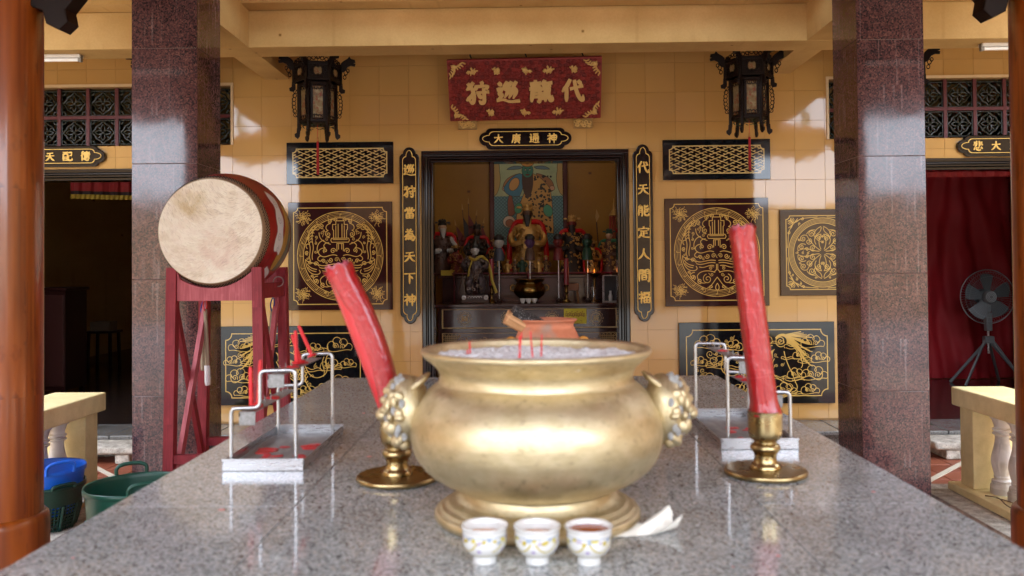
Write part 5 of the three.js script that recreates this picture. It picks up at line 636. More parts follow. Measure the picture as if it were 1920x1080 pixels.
// thin red candles left on the left tray
[[-0.552 - 0.03, 0.12, -1.83, 0.09, 0.02], [-0.582, 0.12, -1.875, 0.1, -0.06], [-0.525, 0.198, -1.98, 0.078, 0.03], [-0.52, 0.198, -2.0, 0.07, 0.3], [-0.525, 0.2, -2.13, 0.085, 0.42]].forEach(([x, y, z, L, tilt], i) => {
  const o = solo('thin_candle', [lathe([[0, 0], [0.0048, 0], [0.0043, L * 0.9], [0.003, L], [0, L]], 10), lumpy(ball(0, 0.003, 0, 0.012, 0.004, 0.012, 7), 0.004, 60)], M.candleRed, ['thin red candle at the front of the low rail, left tray', 'second thin red candle on the low rail, left tray', 'tall thin red candle standing on the upper rail', 'bent red candle touching the tall one on the upper rail', 'thin red candle leaning far left at the rear of the tray'][i], 'candle', [x, TY + y + 0.002, z], 'thin candles on the left tray'); o.rotation.z = tilt; });
// ---------- shrine room: altar, painting, figures ----------
const AZ = -7.6, AY = 1.012;  // front face and top of the front altar
{ const o = thing('shrine_altar', 'dark lacquered altar cabinet with gold lines inside the shrine', 'altar', [0.035, 0, 0]), W = M.altarWood, gl = std({ color: new THREE.Color().setRGB(0.42, 0.29, 0.12), roughness: 0.45 });
  part('top', rbx(-0.84, 0.84, AY - 0.03, AY, AZ - 0.62, AZ + 0.02, 0.008), W, o); part('body', bx(-0.8, 0.8, PLAT, AY - 0.031, AZ - 0.6, AZ), W, o); part('drawer_panel', rbx(-0.775, 0.785, 0.79, 0.972, AZ, AZ + 0.006, 0.003), W, o); part('lower_panel', rbx(-0.775, 0.785, 0.2, 0.765, AZ, AZ + 0.006, 0.003), W, o);
  const frame = (x0, x1, y0, y1, t) => merge([bx(x0, x1, y1 - t, y1, 0, 0.003), bx(x0, x1, y0, y0 + t * 2.4, 0, 0.003), bx(x0, x0 + t * 3, y0 + t * 2.4, y1 - t, 0, 0.003), bx(x1 - t * 3, x1, y0 + t * 2.4, y1 - t, 0, 0.003)]);
  part('gold_border', frame(-0.765, 0.775, 0.797, 0.966, 0.004).translate(0, 0, AZ + 0.0062), gl, o); part('gold_border', frame(-0.765, 0.775, 0.21, 0.757, 0.004).translate(0, 0, AZ + 0.0062), gl, o);
  [[-0.545, '赫'], [-0.165, '顯'], [0.225, '靈'], [0.61, '威']].forEach(([x, c]) => { const m = part('medallion', [new THREE.TorusGeometry(0.044, 0.0035, 5, 36), ...Array.from({ length: 12 }, (_, i) => T(new THREE.TorusGeometry(0.0085, 0.002, 4, 8, 4.4), 0.056 * Math.cos(i * 0.5236), 0.056 * Math.sin(i * 0.5236), 0, 0, 0, i * 0.5236 - 2.2))], gl, o); m.position.set(x - 0.02, 0.882, AZ + 0.0075); part('character', glyphGeo(c, 0.062, 0.1, 0.002), gl, m).position.z = -0.001; });
  for (const s of [-1, 1]) { const g = []; for (let i = 0; i < 9; i++) for (let j = 0; j < 9 - i; j++) if ((i + j) % 2 === 0) g.push(T(new THREE.TorusGeometry(0.009, 0.003, 4, 8), s * (0.745 - i * 0.016), 0.735 - j * 0.016, 0)); part('corner_fret', merge(g).translate(0.005, 0, AZ + 0.008), gl, o); }
  const cl = []; for (const x of [-0.5, 0.5]) for (let i = 0; i < 5; i++) cl.push(T(new THREE.TorusGeometry(0.03 - 0.003 * i, 0.002, 4, 20, 4.6), x + 0.02 + (i - 2) * 0.045, 0.69 + 0.012 * Math.sin(i * 2), AZ + 0.008, 0, 0, i)); part('cloud_line', cl, gl, o);
  // raised shelf behind
  part('rear_shelf', rbx(-0.86, 0.86, 1.23, 1.258, -9.04, AZ - 0.6, 0.006), W, o); part('rear_cabinet', bx(-0.82, 0.82, PLAT, 1.229, -9.04, AZ - 0.64), W, o); part('red_rail', [cone([-0.72, 1.275, AZ - 0.55], [0.8, 1.275, AZ - 0.55], 0.009, 0.009, 8), ...[-0.7, -0.35, 0, 0.35, 0.78].map((x) => cone([x, AY, AZ - 0.55], [x, 1.3, AZ - 0.55], 0.008, 0.008, 8))], std({ color: 0x5c0f1c, roughness: 0.35 }), o); }
{ const tex = canvasTex(192, 128, (x, w, h) => { x.fillStyle = '#c6b93a'; x.fillRect(0, 0, w, h); x.strokeStyle = '#6a3a26'; x.lineWidth = 3.4; for (let i = 0; i < 11; i++) { const a = 16 + i * 15, b = 40 + 4 * Math.sin(i * 2.1); x.beginPath(); x.arc(a + 2, b + 22, 3.4, 0, 6.3); x.moveTo(a, b + 20); x.lineTo(a, b); x.quadraticCurveTo(a + 5, b - 8, a + 10, b); x.lineTo(a + 10, b + 24); x.stroke(); if (i % 3 === 0) { x.beginPath(); x.moveTo(a + 2, b - 14); x.quadraticCurveTo(a + 7, b - 20, a + 12, b - 13); x.stroke(); } } x.beginPath(); x.moveTo(140, 100); x.lineTo(152, 108); x.stroke(); });
  solo('yellow_notice', new THREE.BoxGeometry(0.198, 0.132, 0.0015), std({ map: tex, roughness: 0.8 }), 'yellow paper notice with brown handwriting stuck on the altar front', 'notice', [0.442, 0.9, AZ + 0.0125]); }
// painting of a seated, bearded lord in a patterned robe
{ const tex = canvasTex(512, 640, (x, w, h) => {
  const ell = (a, b, c, d, f, r = 0, l = '#2a1c10') => { x.fillStyle = f; x.beginPath(); x.ellipse(a, b, c, d, r, 0, 6.3); x.fill(); if (l) { x.strokeStyle = l; x.lineWidth = 3; x.stroke(); } };
  const sh = (p, f, l = '#2a1c10') => { x.fillStyle = f; x.beginPath(); x.moveTo(p[0], p[1]); for (let i = 2; i < p.length; i += 4) i + 3 < p.length ? x.quadraticCurveTo(p[i], p[i + 1], p[i + 2], p[i + 3]) : x.lineTo(p[i], p[i + 1]); x.closePath(); x.fill(); if (l) { x.strokeStyle = l; x.lineWidth = 3; x.stroke(); } };
  x.fillStyle = '#a8b88c'; x.fillRect(0, 0, w, h); for (let i = 0; i < 120; i++) { x.fillStyle = i % 2 ? 'rgba(200,205,160,.08)' : 'rgba(110,140,120,.08)'; x.beginPath(); x.arc(hash(i, 1, 301) * w, hash(i, 2, 301) * h * 0.6, 30, 0, 6.3); x.fill(); }
  x.fillStyle = '#5d8f98'; x.fillRect(0, 280, w, 360); x.strokeStyle = '#35616c'; x.lineWidth = 5; for (let i = -20; i < 40; i++) { x.beginPath(); x.moveTo(i * 26, 280); x.lineTo(i * 26 + 360, 640); x.moveTo(i * 26, 280); x.lineTo(i * 26 - 360, 640); x.stroke(); }
  sh([0, 0, 46, 10, 40, 90, 60, 180, 20, 260, 0, 280, 0, 280], '#b79a5a'); sh([w, 0, w - 46, 10, w - 40, 90, w - 60, 180, w - 20, 260, w, 280, w, 280], '#b79a5a');
  for (const s of [-1, 1]) { x.save(); x.translate(256, 0); x.scale(s, 1); sh([60, 110, 180, 130, 190, 210, 200, 240, 160, 250, 90, 230, 60, 180], s > 0 ? '#9a6a3c' : '#a87a4c'); ell(176, 222, 20, 18, '#c79a78'); sh([130, 250, 170, 300, 150, 420, 120, 440, 100, 400], '#8a4a2c'); sh([40, 62, 120, 40, 160, 80, 120, 84, 60, 76], '#5c7a86'); x.restore(); }
  sh([190, 110, 120, 130, 70, 220, 90, 290, 190, 280, 230, 200, 220, 120], '#3f7f9c'); ell(150, 190, 34, 52, '#c99a58', 0.5); sh([290, 112, 360, 140, 420, 230, 440, 400, 440, 560, 300, 540, 200, 560, 140, 470, 180, 380, 200, 300, 250, 200, 270, 120], '#c69a4e');
  for (let i = 0; i < 150; i++) { const a = 200 + hash(i, 1, 305) * 230, b = 130 + hash(i, 2, 305) * 410; if (a < 300 && b < 260) continue; if (a < 230 && b < 330) continue; x.fillStyle = '#1c1510'; x.beginPath(); x.ellipse(a, b, 6 + 8 * hash(i, 3, 305), 4 + 5 * hash(i, 4, 305), hash(i, 5, 305) * 3, 0, 6.3); x.fill(); }
  ell(400, 390, 34, 46, '#3c9a78', -0.3); ell(180, 370, 30, 40, '#3c9a78', 0.3); ell(110, 470, 46, 44, '#d8c8b4'); ell(114, 480, 30, 28, '#a86a48');
  sh([212, 110, 200, 240, 250, 300, 300, 240, 288, 110, 250, 120, 212, 110], '#4a2c18'); ell(250, 88, 42, 54, '#2f7a66'); ell(250, 34, 46, 26, '#c88a34'); ell(250, 24, 20, 16, '#a84a24'); ell(234, 84, 7, 4, '#e4e0d0'); ell(268, 84, 7, 4, '#e4e0d0'); sh([222, 70, 234, 66, 246, 76], '#12281e', null); sh([256, 76, 268, 66, 280, 70], '#12281e', null); ell(250, 120, 14, 5, '#7a3020'); x.strokeStyle = '#1c4a3c'; x.lineWidth = 4; x.beginPath(); x.moveTo(250, 84); x.lineTo(246, 104); x.lineTo(256, 106); x.stroke(); });
  const o = thing('deity_painting', 'painting of a green-faced bearded lord in patterned robe, red frame', 'painting', [0.05, 2.02, -9.052]); part('canvas', T(new THREE.BoxGeometry(0.72, 0.9, 0.01), 0, 0, 0.008), std({ map: tex, roughness: 0.35 }), o); const fm = std({ color: 0x4a0d10, roughness: 0.3 }); for (const s of [-1, 1]) part('frame_side', rbx(s * 0.385 - 0.024, s * 0.385 + 0.024, -0.5, 0.47, 0, 0.04, 0.008), fm, o); part('frame_top', rbx(-0.36, 0.36, 0.452, 0.49, 0, 0.036, 0.008), fm, o); part('frame_bottom', rbx(-0.36, 0.36, -0.49, -0.452, 0, 0.036, 0.008), fm, o); }
const C = (r, g, b, ro = 0.5, me = 0) => std({ color: new THREE.Color().setRGB(r, g, b), roughness: ro, metalness: me });
const redSatin = phys({ color: 0xb01016, roughness: 0.35, sheen: 0.6, sheenRoughness: 0.4 }), F = { gilt: C(0.45, 0.27, 0.08, 0.4, 0.5), black: C(0.012, 0.01, 0.01, 0.5), skin: C(0.45, 0.30, 0.2, 0.4), white: C(0.4, 0.39, 0.37, 0.4), red: C(0.14, 0.012, 0.012), green: C(0.012, 0.055, 0.034), yellow: C(0.34, 0.25, 0.03), brown: C(0.07, 0.03, 0.018), blue: C(0.05, 0.06, 0.085), purple: C(0.08, 0.03, 0.1) };
function headGeo(y, r, z = 0) { return merge([lumpy(ball(0, y, z, r * 0.8, r, r * 0.85, 16), r * 0.04, 30), ball(0, y - r * 0.08, z + r * 0.85, r * 0.14, r * 0.24, r * 0.2, 7), ball(-r * 0.32, y + r * 0.1, z + r * 0.74, r * 0.16, r * 0.08, r * 0.1, 7), ball(r * 0.32, y + r * 0.1, z + r * 0.74, r * 0.16, r * 0.08, r * 0.1, 7), ball(0, y - r * 0.42, z + r * 0.72, r * 0.24, r * 0.07, r * 0.1, 7), ball(-r * 0.8, y, z, r * 0.12, r * 0.25, r * 0.14, 7), ball(r * 0.8, y, z, r * 0.12, r * 0.25, r * 0.14, 7)]); }
function figure(name, label, pos, H, k, group = 'figures on the shrine altar') { // robed seated or standing figure of height H
  const o = thing(name, label, 'statue', pos, group), s = H; o.rotation.y = k.turn || 0;
  const rob = lumpy(slathe([[0.001, 0.001], [0.2 * s, 0.004], [0.21 * s, 0.06 * s], [0.17 * s, 0.22 * s], [0.14 * s, 0.42 * s], [0.155 * s, 0.56 * s], [0.15 * s, 0.64 * s], [0.09 * s, 0.72 * s], [0.05 * s, 0.76 * s]], 26, 40), 0.05 * s, 9 / s); rob.scale(k.wide || 1, 1, 0.72); part('robe', rob, k.robe, o);
  for (const q of [-1, 1]) part('sleeve', lumpy(merge([tube([[q * 0.14 * s, 0.66 * s, 0], [q * 0.22 * s, 0.52 * s, 0.03 * s], [q * 0.19 * s, 0.42 * s, 0.11 * s], [q * 0.08 * s, 0.43 * s, 0.15 * s]], 0.048 * s, 14, 8), ball(q * 0.075 * s, 0.43 * s, 0.155 * s, 0.035 * s, 0.032 * s, 0.03 * s, 8)]), 0.012 * s, 14 / s), k.sleeve || k.robe, o);
  if (k.trim) { const t = []; for (let i = 0; i < 70; i++) t.push(T(i % 2 ? new THREE.TorusGeometry(rr(0.014, 0.028) * s, 0.007 * s, 5, 8) : ball(0, 0, 0, 0.026 * s, 0.016 * s, 0.012 * s, 6), rr(-0.17, 0.17) * s * (k.wide || 1), rr(0.04, 0.68) * s, 0.118 * s * rr(0.8, 1.1), rr(-0.5, 0.5), rr(-0.5, 0.5), rr(0, 3))); part('armour_trim', t, k.trim, o); }
  part('head', headGeo(0.83 * s, 0.085 * s, 0.015 * s), k.face, o);
  if (k.beard) part('beard', lumpy(T(new THREE.ConeGeometry(0.06 * s, 0.26 * s, 9), 0, 0.68 * s, 0.1 * s, Math.PI, 0, 0, [1, 1, 0.5]), 0.02 * s, 20 / s), k.beard, o);
  if (k.hat) part('headdress', [lathe([[0.074 * s, 0.87 * s], [0.082 * s, 0.885 * s], [0.076 * s, 0.91 * s], [0.06 * s, 0.915 * s], [0.062 * s, 0.95 * s], [0.04 * s, 0.958 * s], [0, 0.96 * s]], 14), ...Array.from({ length: 7 }, (_, i) => ball(0.06 * s * Math.sin((i - 3) * 0.5), (0.965 - 0.006 * Math.abs(i - 3)) * s, 0.05 * s * Math.cos((i - 3) * 0.5), 0.013 * s, 0.024 * s, 0.01 * s, 6)), ball(0, 0.93 * s, 0.075 * s, 0.03 * s, 0.03 * s, 0.015 * s, 7), ball(-0.11 * s, 0.92 * s, 0, 0.04 * s, 0.018 * s, 0.012 * s, 7), ball(0.11 * s, 0.92 * s, 0, 0.04 * s, 0.018 * s, 0.012 * s, 7)], k.hat, o);
  if (k.cape) for (const q of [-1, 1]) part('satin_ribbon', lumpy(tube([[q * 0.05 * s, 0.72 * s, 0.06 * s], [q * 0.17 * s, 0.7 * s, 0.02 * s], [q * 0.24 * s, 0.5 * s, 0.02 * s], [q * 0.25 * s, 0.2 * s, 0.03 * s], [q * 0.22 * s, 0.04 * s, 0.06 * s]].slice(0, k.capeLen || 5), 0.036 * s, 22, 8), 0.03 * s, 12 / s), k.cape, o);
  return o; }
const SH = 1.259;
figure('seated_deity', 'large gilt seated deity with black beard and red satin ribbon, centre', [0.033, SH, -8.5], 0.72, { robe: F.gilt, trim: F.gilt, face: F.brown, beard: F.black, hat: F.gilt, cape: redSatin, wide: 1.1 });
figure('bearded_statue', 'white-haired old man statue at the far left of the altar', [-0.8, SH, -8.42], 0.56, { robe: F.brown, sleeve: F.white, trim: F.brown, face: F.skin, hat: F.black, beard: F.white, cape: redSatin, turn: 0.3 });
figure('red_faced_statue', 'red-faced general statue with red ribbon, right of the central deity', [0.47, SH, -8.45], 0.59, { robe: F.black, trim: F.gilt, face: F.red, beard: F.black, hat: F.gilt, cape: redSatin, capeLen: 3, turn: -0.1 });
figure('green_caped_statue', 'small statue in a green cape at the right end', [0.83, SH, -8.42], 0.45, { robe: F.brown, trim: F.gilt, face: F.skin, hat: F.green, cape: C(0.02, 0.16, 0.09, 0.4), turn: -0.3 });
figure('dark_statue', 'dark statue with red collar among the flags at left', [-0.47, SH, -8.62], 0.52, { robe: F.black, trim: F.brown, face: F.brown, hat: F.black, cape: redSatin, capeLen: 3 });
{ const o = thing('warrior_statue', 'white-faced warrior statue with yellow scarf on a carved base', 'statue', [-0.447, AY, -7.82], 'figures on the shrine altar'), s = 0.56; part('carved_base', [rbx(-0.125, 0.125, 0.001, 0.03, -0.06, 0.06, 0.004), rbx(-0.11, 0.11, 0.03, 0.075, -0.05, 0.05, 0.004)], M.darkWood, o); const bt = []; for (const x of [-0.1, 0.1]) bt.push(T(new THREE.TorusGeometry(0.016, 0.006, 5, 10), x, 0.05, 0.052), T(new THREE.TorusGeometry(0.008, 0.005, 5, 10), x, 0.05, 0.054)); for (let i = 0; i < 5; i++) bt.push(T(new THREE.TorusGeometry(0.011, 0.003, 5, 10, 3.4), -0.05 + i * 0.025, 0.05, 0.052)); part('inlay', bt, C(0.6, 0.6, 0.6, 0.3), o);
  const arm = C(0.06, 0.045, 0.05, 0.3, 0.3); const body = [lumpy(ball(0, 0.33, 0, 0.07, 0.1, 0.05, 16), 0.02, 30)]; for (const q of [-1, 1]) body.push(tube([[q * 0.035, 0.27, 0], [q * 0.06, 0.19, 0.03], [q * 0.055, 0.1, 0.0]], 0.036, 14, 9), ball(q * 0.057, 0.095, 0.02, 0.03, 0.02, 0.045, 9), tube([[q * 0.07, 0.4, 0], [q * 0.105, 0.34, 0.03], [q * 0.07, 0.31, 0.07]], 0.026, 12, 8)); part('armoured_body', lumpy(merge(body), 0.012, 50), arm, o); const tr = []; for (let i = 0; i < 40; i++) tr.push(T(new THREE.TorusGeometry(0.013, 0.005, 5, 8), rr(-0.07, 0.07), rr(0.12, 0.42), rr(0.035, 0.06), rr(-0.5, 0.5), rr(-0.5, 0.5), 0)); part('armour_scales', tr, C(0.22, 0.16, 0.13, 0.25, 0.6), o); part('head', headGeo(0.475, 0.045, 0.02), F.white, o); part('helmet', [lathe([[0.044, 0.49], [0.055, 0.5], [0.04, 0.53], [0.014, 0.545], [0.01, 0.575], [0, 0.58]], 14), ball(-0.06, 0.5, 0, 0.03, 0.016, 0.02, 7), ball(0.06, 0.5, 0, 0.03, 0.016, 0.02, 7)], C(0.02, 0.02, 0.02, 0.3, 0.4), o); part('yellow_scarf', lumpy(merge([tube([[-0.05, 0.41, 0.05], [0, 0.39, 0.07], [0.06, 0.42, 0.05], [0.12, 0.36, 0], [0.15, 0.22, 0], [0.19, 0.09, 0.0]], 0.014, 30, 7), tube([[-0.02, 0.4, 0.06], [-0.05, 0.3, 0.07], [-0.06, 0.24, 0.06]], 0.008, 16, 6)]), 0.01, 30), F.yellow, o); part('staff', cone([-0.15, 0.08, 0.02], [-0.07, 0.47, 0.05], 0.005, 0.005, 6), F.brown, o); }
// heads of the five camps on rods
[[-0.235, F.white, F.blue, 'grey-white carved head with blue skirt on a rod, left of centre'], [0.052, F.purple, F.brown, 'purple carved head with brown skirt on a rod, centre'], [0.316, F.red, F.red, 'dark red carved head with red skirt on a rod'], [0.585, F.green, F.green, 'dark green carved head with green skirt on a rod']].forEach(([x, fc, sk, l]) => { const o = thing('rod_head', l, 'figure', [x, AY, -8.0], 'carved heads on rods'); part('rod', cone([0, 0.03, 0], [0, 0.42, 0], 0.005, 0.005, 8), M.steel, o); part('rod_foot', lathe([[0, 0.001], [0.03, 0.001], [0.028, 0.014], [0.012, 0.03], [0, 0.032]], 16), M.darkWood, o); part('head', headGeo(0.55, 0.055, 0), fc, o); part('cap', [lathe([[0.045, 0.575], [0.05, 0.59], [0.042, 0.61], [0.03, 0.612], [0.028, 0.625], [0, 0.628]], 14), ball(0, 0.6, 0.04, 0.014, 0.012, 0.008, 7)], F.black, o); part('skirt', lumpy(lathe([[0, 0.5], [0.03, 0.5], [0.044, 0.46], [0.05, 0.385], [0.046, 0.38], [0.03, 0.46], [0, 0.47]], 16), 0.006, 40), sk, o); });
// small figures in two rows before the deity
[-0.16, -0.09, -0.02, 0.075, 0.14, 0.21].forEach((x, i) => figure('small_statue', ['leftmost small gilt figure before the central deity', 'second small figure from left before the central deity', 'third small figure from left before the central deity', 'fourth small figure from left before the central deity', 'fifth small figure from left before the central deity', 'rightmost small gilt figure before the central deity'][i], [x, SH, -8.24 - 0.04 * (i % 2)], 0.15 + 0.02 * (i % 3), { robe: [F.gilt, F.brown, F.green, F.brown, F.gilt, F.brown][i], face: F.skin, hat: F.gilt, trim: i % 2 ? F.gilt : null }, 'small figures before the deity'));
{ const o = thing('flag_bundle', 'bundle of dark command flags and spears behind the warrior', 'flags', [-0.56, SH, -8.72]); part('holder', lathe([[0, 0.001], [0.05, 0.001], [0.055, 0.1], [0.05, 0.11], [0.04, 0.1], [0, 0.02]], 16), F.brown, o); [[-0.13, 0.5], [-0.06, 0.66], [0.0, 0.72], [0.08, 0.6], [0.15, 0.52]].forEach(([dx, h], i) => { part('flag_pole', cone([dx * 0.2, 0.02, 0], [dx, h, 0.02], 0.004, 0.003, 6), F.brown, o); const s = T(ext(disc([[0, 0], [0.09, 0.05], [0.0, 0.22]]), 0.004), dx * 0.7, h * 0.55, 0.02, 0, 0, -dx); part('flag', lumpy(s, 0.01, 20), i % 2 ? F.black : C(0.12, 0.02, 0.02, 0.7), o); part('spear_tip', cone([dx, h, 0.02], [dx * 1.08, h + 0.06, 0.02], 0.009, 0.001, 6), F.gilt, o); }); }
{ const o = thing('halberd_rack', 'slender parade halberds standing at the right end', 'weapons', [0.85, SH, -8.7]); [[-0.12, 0.52], [0.055, 0.66]].forEach(([x, h], i) => { part('shaft', cone([x * 0.7, 0, 0], [x, h, 0], 0.006, 0.006, 6), F.brown, o); part('blade', i ? [cone([x, h, 0], [x, h + 0.1, 0], 0.012, 0.001, 6), lathe([[0, h - 0.08], [0.045, h - 0.08], [0.05, h - 0.07], [0.01, h], [0, h]], 10).translate(x, 0, 0)] : T(ext(disc([[0, 0], [0.03, 0.06], [0, 0.13], [-0.01, 0.05]]), 0.006), x, h, 0), F.gilt, o); if (i) part('red_tassels', Array.from({ length: 10 }, (_, j) => cone([x + 0.04 * Math.cos(j * 0.63), h - 0.08, 0.04 * Math.sin(j * 0.63)], [x + 0.045 * Math.cos(j * 0.63), h - 0.3, 0.045 * Math.sin(j * 0.63)], 0.006, 0.007, 5)), C(0.28, 0.03, 0.02, 0.8), o); }); }
[['dark_statue', 'small black-faced figure in red between the old man and warrior', -0.66, -8.3, 0.3, { robe: F.red, face: F.black, hat: F.gilt, trim: F.gilt }], ['dark_statue', 'small gilt figure right of the red-faced general', 0.66, -8.36, 0.34, { robe: F.gilt, face: F.brown, hat: F.gilt, trim: F.black, cape: redSatin }], ['dark_statue', 'dark armoured figure left of the central deity', -0.28, -8.38, 0.36, { robe: F.black, face: F.skin, hat: F.gilt, trim: F.gilt, cape: redSatin, capeLen: 3 }]].forEach(([n, l, x, z, h, k]) => figure(n, l, [x, SH, z], h, k));
{ const o = thing('flower_vase', 'dark vase of dry flowers at the left rear of the altar', 'vase', [-0.72, SH, -8.75]); part('vase', slathe([[0.001, 0.001], [0.04, 0.001], [0.06, 0.06], [0.03, 0.12], [0.04, 0.15], [0.03, 0.148], [0.001, 0.1]], 20, 30), F.black, o); const st = [], fl = []; for (let i = 0; i < 14; i++) { const a = rr(-0.5, 0.5), h = rr(0.22, 0.42), x = a * h, z = rr(-0.08, 0.08); st.push(cone([0, 0.1, 0], [x, h, z], 0.002, 0.0015, 4)); for (let k = 0; k < 5; k++) fl.push(T(ball(0, 0, 0, 0.016, 0.006, 0.01, 5), x + rr(-0.015, 0.015), h + rr(-0.015, 0.015), z + rr(-0.01, 0.01), rr(0, 3), rr(0, 3), rr(0, 3))); } part('stems', st, F.green, o).userData.kind = 'stuff'; part('petals', fl, C(0.16, 0.03, 0.03, 0.7), o).userData.kind = 'stuff'; }
// offerings on the front altar
{ const o = thing('altar_burner', 'small dark brass incense bowl on the shrine altar', 'incense burner', [0.046, AY, -7.9]); part('bowl', slathe([[0.001, 0.002], [0.07, 0.002], [0.075, 0.02], [0.1, 0.04], [0.14, 0.08], [0.148, 0.12], [0.13, 0.16], [0.118, 0.175], [0.125, 0.19], [0.14, 0.205], [0.142, 0.212], [0.13, 0.208], [0.115, 0.19]], 48, 80), M.brassDark, o); part('ash_bed', T(new THREE.CylinderGeometry(0.12, 0.12, 0.004, 32), 0, 0.19, 0), M.ash, o); for (const s of [-1, 1]) part('ear_handle', T(new THREE.TorusGeometry(0.025, 0.009, 8, 18), s * 0.15, 0.13, 0), M.brassDark, o); }
const smallCup = lathe([[0, 0], [0.014, 0], [0.014, 0.008], [0.022, 0.02], [0.027, 0.042], [0.026, 0.044], [0.02, 0.022], [0, 0.012]], 18);
[-0.017, 0.035, 0.087].forEach((x, i) => solo('offering_cup', smallCup, M.porcelain, ['left of three tiny white cups before the small brass bowl', 'middle of three tiny white cups before the small brass bowl', 'right of three tiny white cups before the small brass bowl'][i], 'cup', [x, AY, -7.66], 'tiny cups on the shrine altar'));
for (const [x, l] of [[-0.3, 'dark red candle in a gold stick left of the small bowl'], [0.381, 'dark red candle in a gold stick right of the small bowl']]) { const o = thing('altar_candle', l, 'candle', [x, AY, -7.86], 'candles on the shrine altar'); part('candlestick', slathe([[0.001, 0.001], [0.04, 0.001], [0.038, 0.01], [0.012, 0.03], [0.01, 0.07], [0.02, 0.09], [0.012, 0.11], [0.016, 0.14], [0.024, 0.158], [0, 0.158]], 24, 50), M.brassDark, o); part('candle', T(new THREE.CylinderGeometry(0.021, 0.023, 0.24, 16), 0, 0.278, 0), C(0.2, 0.015, 0.025, 0.35), o); }
{ const o = thing('glass_case', 'small steel-framed glass case at the right end of the altar', 'glass case', [0.78, AY, -7.86]); const w = 0.065, h = 0.235; const fr = []; for (const a of [-w, w]) for (const b of [-0.05, 0.05]) fr.push(bar([a, 0.001, b], [a, h, b], 0.006)); part('frame', [...fr, bx(-w, w, h, h + 0.008, -0.05, 0.05), bx(-w, w, 0.001, 0.008, -0.05, 0.05)], M.steel, o); part('pane', bx(-w + 0.004, w - 0.004, 0.009, h - 0.001, 0.046, 0.049), phys({ color: 0xffffff, transmission: 1, thickness: 0, roughness: 0.03 }), o); part('back_panel', bx(-w + 0.004, w - 0.004, 0.009, h - 0.001, -0.049, -0.046), C(0.04, 0.05, 0.06, 0.2), o); part('vase', lathe([[0, 0.009], [0.016, 0.009], [0.02, 0.05], [0.01, 0.08], [0.012, 0.1], [0, 0.1]], 14), M.porcelain, o); }
{ const o = thing('oil_lamp', 'gilt oil lamp with a tiny flame right of the shrine bowl', 'lamp', [0.645, AY, -7.98]); part('stand', slathe([[0.001, 0.001], [0.05, 0.001], [0.046, 0.012], [0.012, 0.03], [0.01, 0.2], [0.03, 0.23], [0.06, 0.25], [0.062, 0.262], [0.05, 0.255], [0.001, 0.25]], 24, 60), M.brassDark, o); part('wick', cone([0, 0.25, 0], [0, 0.268, 0], 0.003, 0.002, 6), F.white, o); part('flame', lathe([[0, 0.266], [0.0055, 0.275], [0.005, 0.283], [0.002, 0.294], [0, 0.3]], 10), std({ color: 0x331400, emissive: 0xff8a2a, emissiveIntensity: 0.25 }), o); const pl = new THREE.PointLight(0xff8a3a, 0.004, 2); pl.position.set(0, 0.283, 0.012); pl.castShadow = true; o.add(pl); }
solo('glass_tumbler', lathe([[0, 0.002], [0.022, 0.002], [0.024, 0.14], [0.0225, 0.14], [0.0205, 0.008], [0, 0.008]], 20), phys({ color: 0xffffff, transmission: 1, thickness: 0.002, roughness: 0.02 }), 'tall clear glass tumbler beside the glass case', 'glass', [0.62, AY, -7.8]);
{ const o = thing('offering_stool', 'small orange wooden offering stand on the altar', 'stand', [0.443, AY, -8.03]); part('top', rbx(-0.06, 0.06, 0.1, 0.165, -0.04, 0.04, 0.006), C(0.2, 0.07, 0.02, 0.4), o); for (const a of [-1, 1]) for (const b of [-1, 1]) part('leg', cone([a * 0.055, 0, b * 0.035], [a * 0.045, 0.1, b * 0.03], 0.008, 0.009, 8), C(0.24, 0.1, 0.03, 0.4), o); }
solo('yellow_paper', new THREE.BoxGeometry(0.13, 0.05, 0.002), C(0.5, 0.4, 0.05, 0.8), 'yellow paper slip on the left shelf edge', 'paper', [-0.73, 1.2585 + 0.0255, -8.205]);
// ---------- side rooms ----------
function pelmet(x, y, z, turn, len, gold, l) { const o = thing('door_pelmet', l, 'curtain', [x, y, z], 'pelmets inside the side doors'); o.rotation.y = turn; const wave = (y0, y1, amp, n, w) => { const g = new THREE.PlaneGeometry(w, y1 - y0, 160, 2), p = g.attributes.position; for (let i = 0; i < p.count; i++) p.setZ(i, amp * Math.sin(p.getX(i) * n) + 0.3 * amp * Math.sin(p.getX(i) * n * 2.3)); g.computeVertexNormals(); return g.translate(0, (y0 + y1) / 2, 0); }; const ds = (r, g, b) => std({ color: new THREE.Color().setRGB(r, g, b), roughness: 0.7, side: THREE.DoubleSide }); part('red_valance', wave(0.05, 0.16, 0.012, 60, len), ds(0.3, 0.015, 0.015), o); if (gold) part('dark_band', wave(0.02, 0.05, 0.012, 60, len), ds(0.02, 0.01, 0.01), o); if (gold) part('gold_fringe', wave(-0.02, 0.02, 0.008, 160, len), ds(0.4, 0.28, 0.03), o); part('rod', cone([-len / 2, 0.165, 0], [len / 2, 0.165, 0], 0.01, 0.01, 8), M.darkWood, o); }
pelmet(-3.45, 2.0, -7.9, 0.42, 1.3, true, 'red pelmet with gold fringe inside the left doorway'); pelmet(4.4, 2.02, -7.4, 0, 2.6, false, 'red pelmet inside the doorway with the fan');
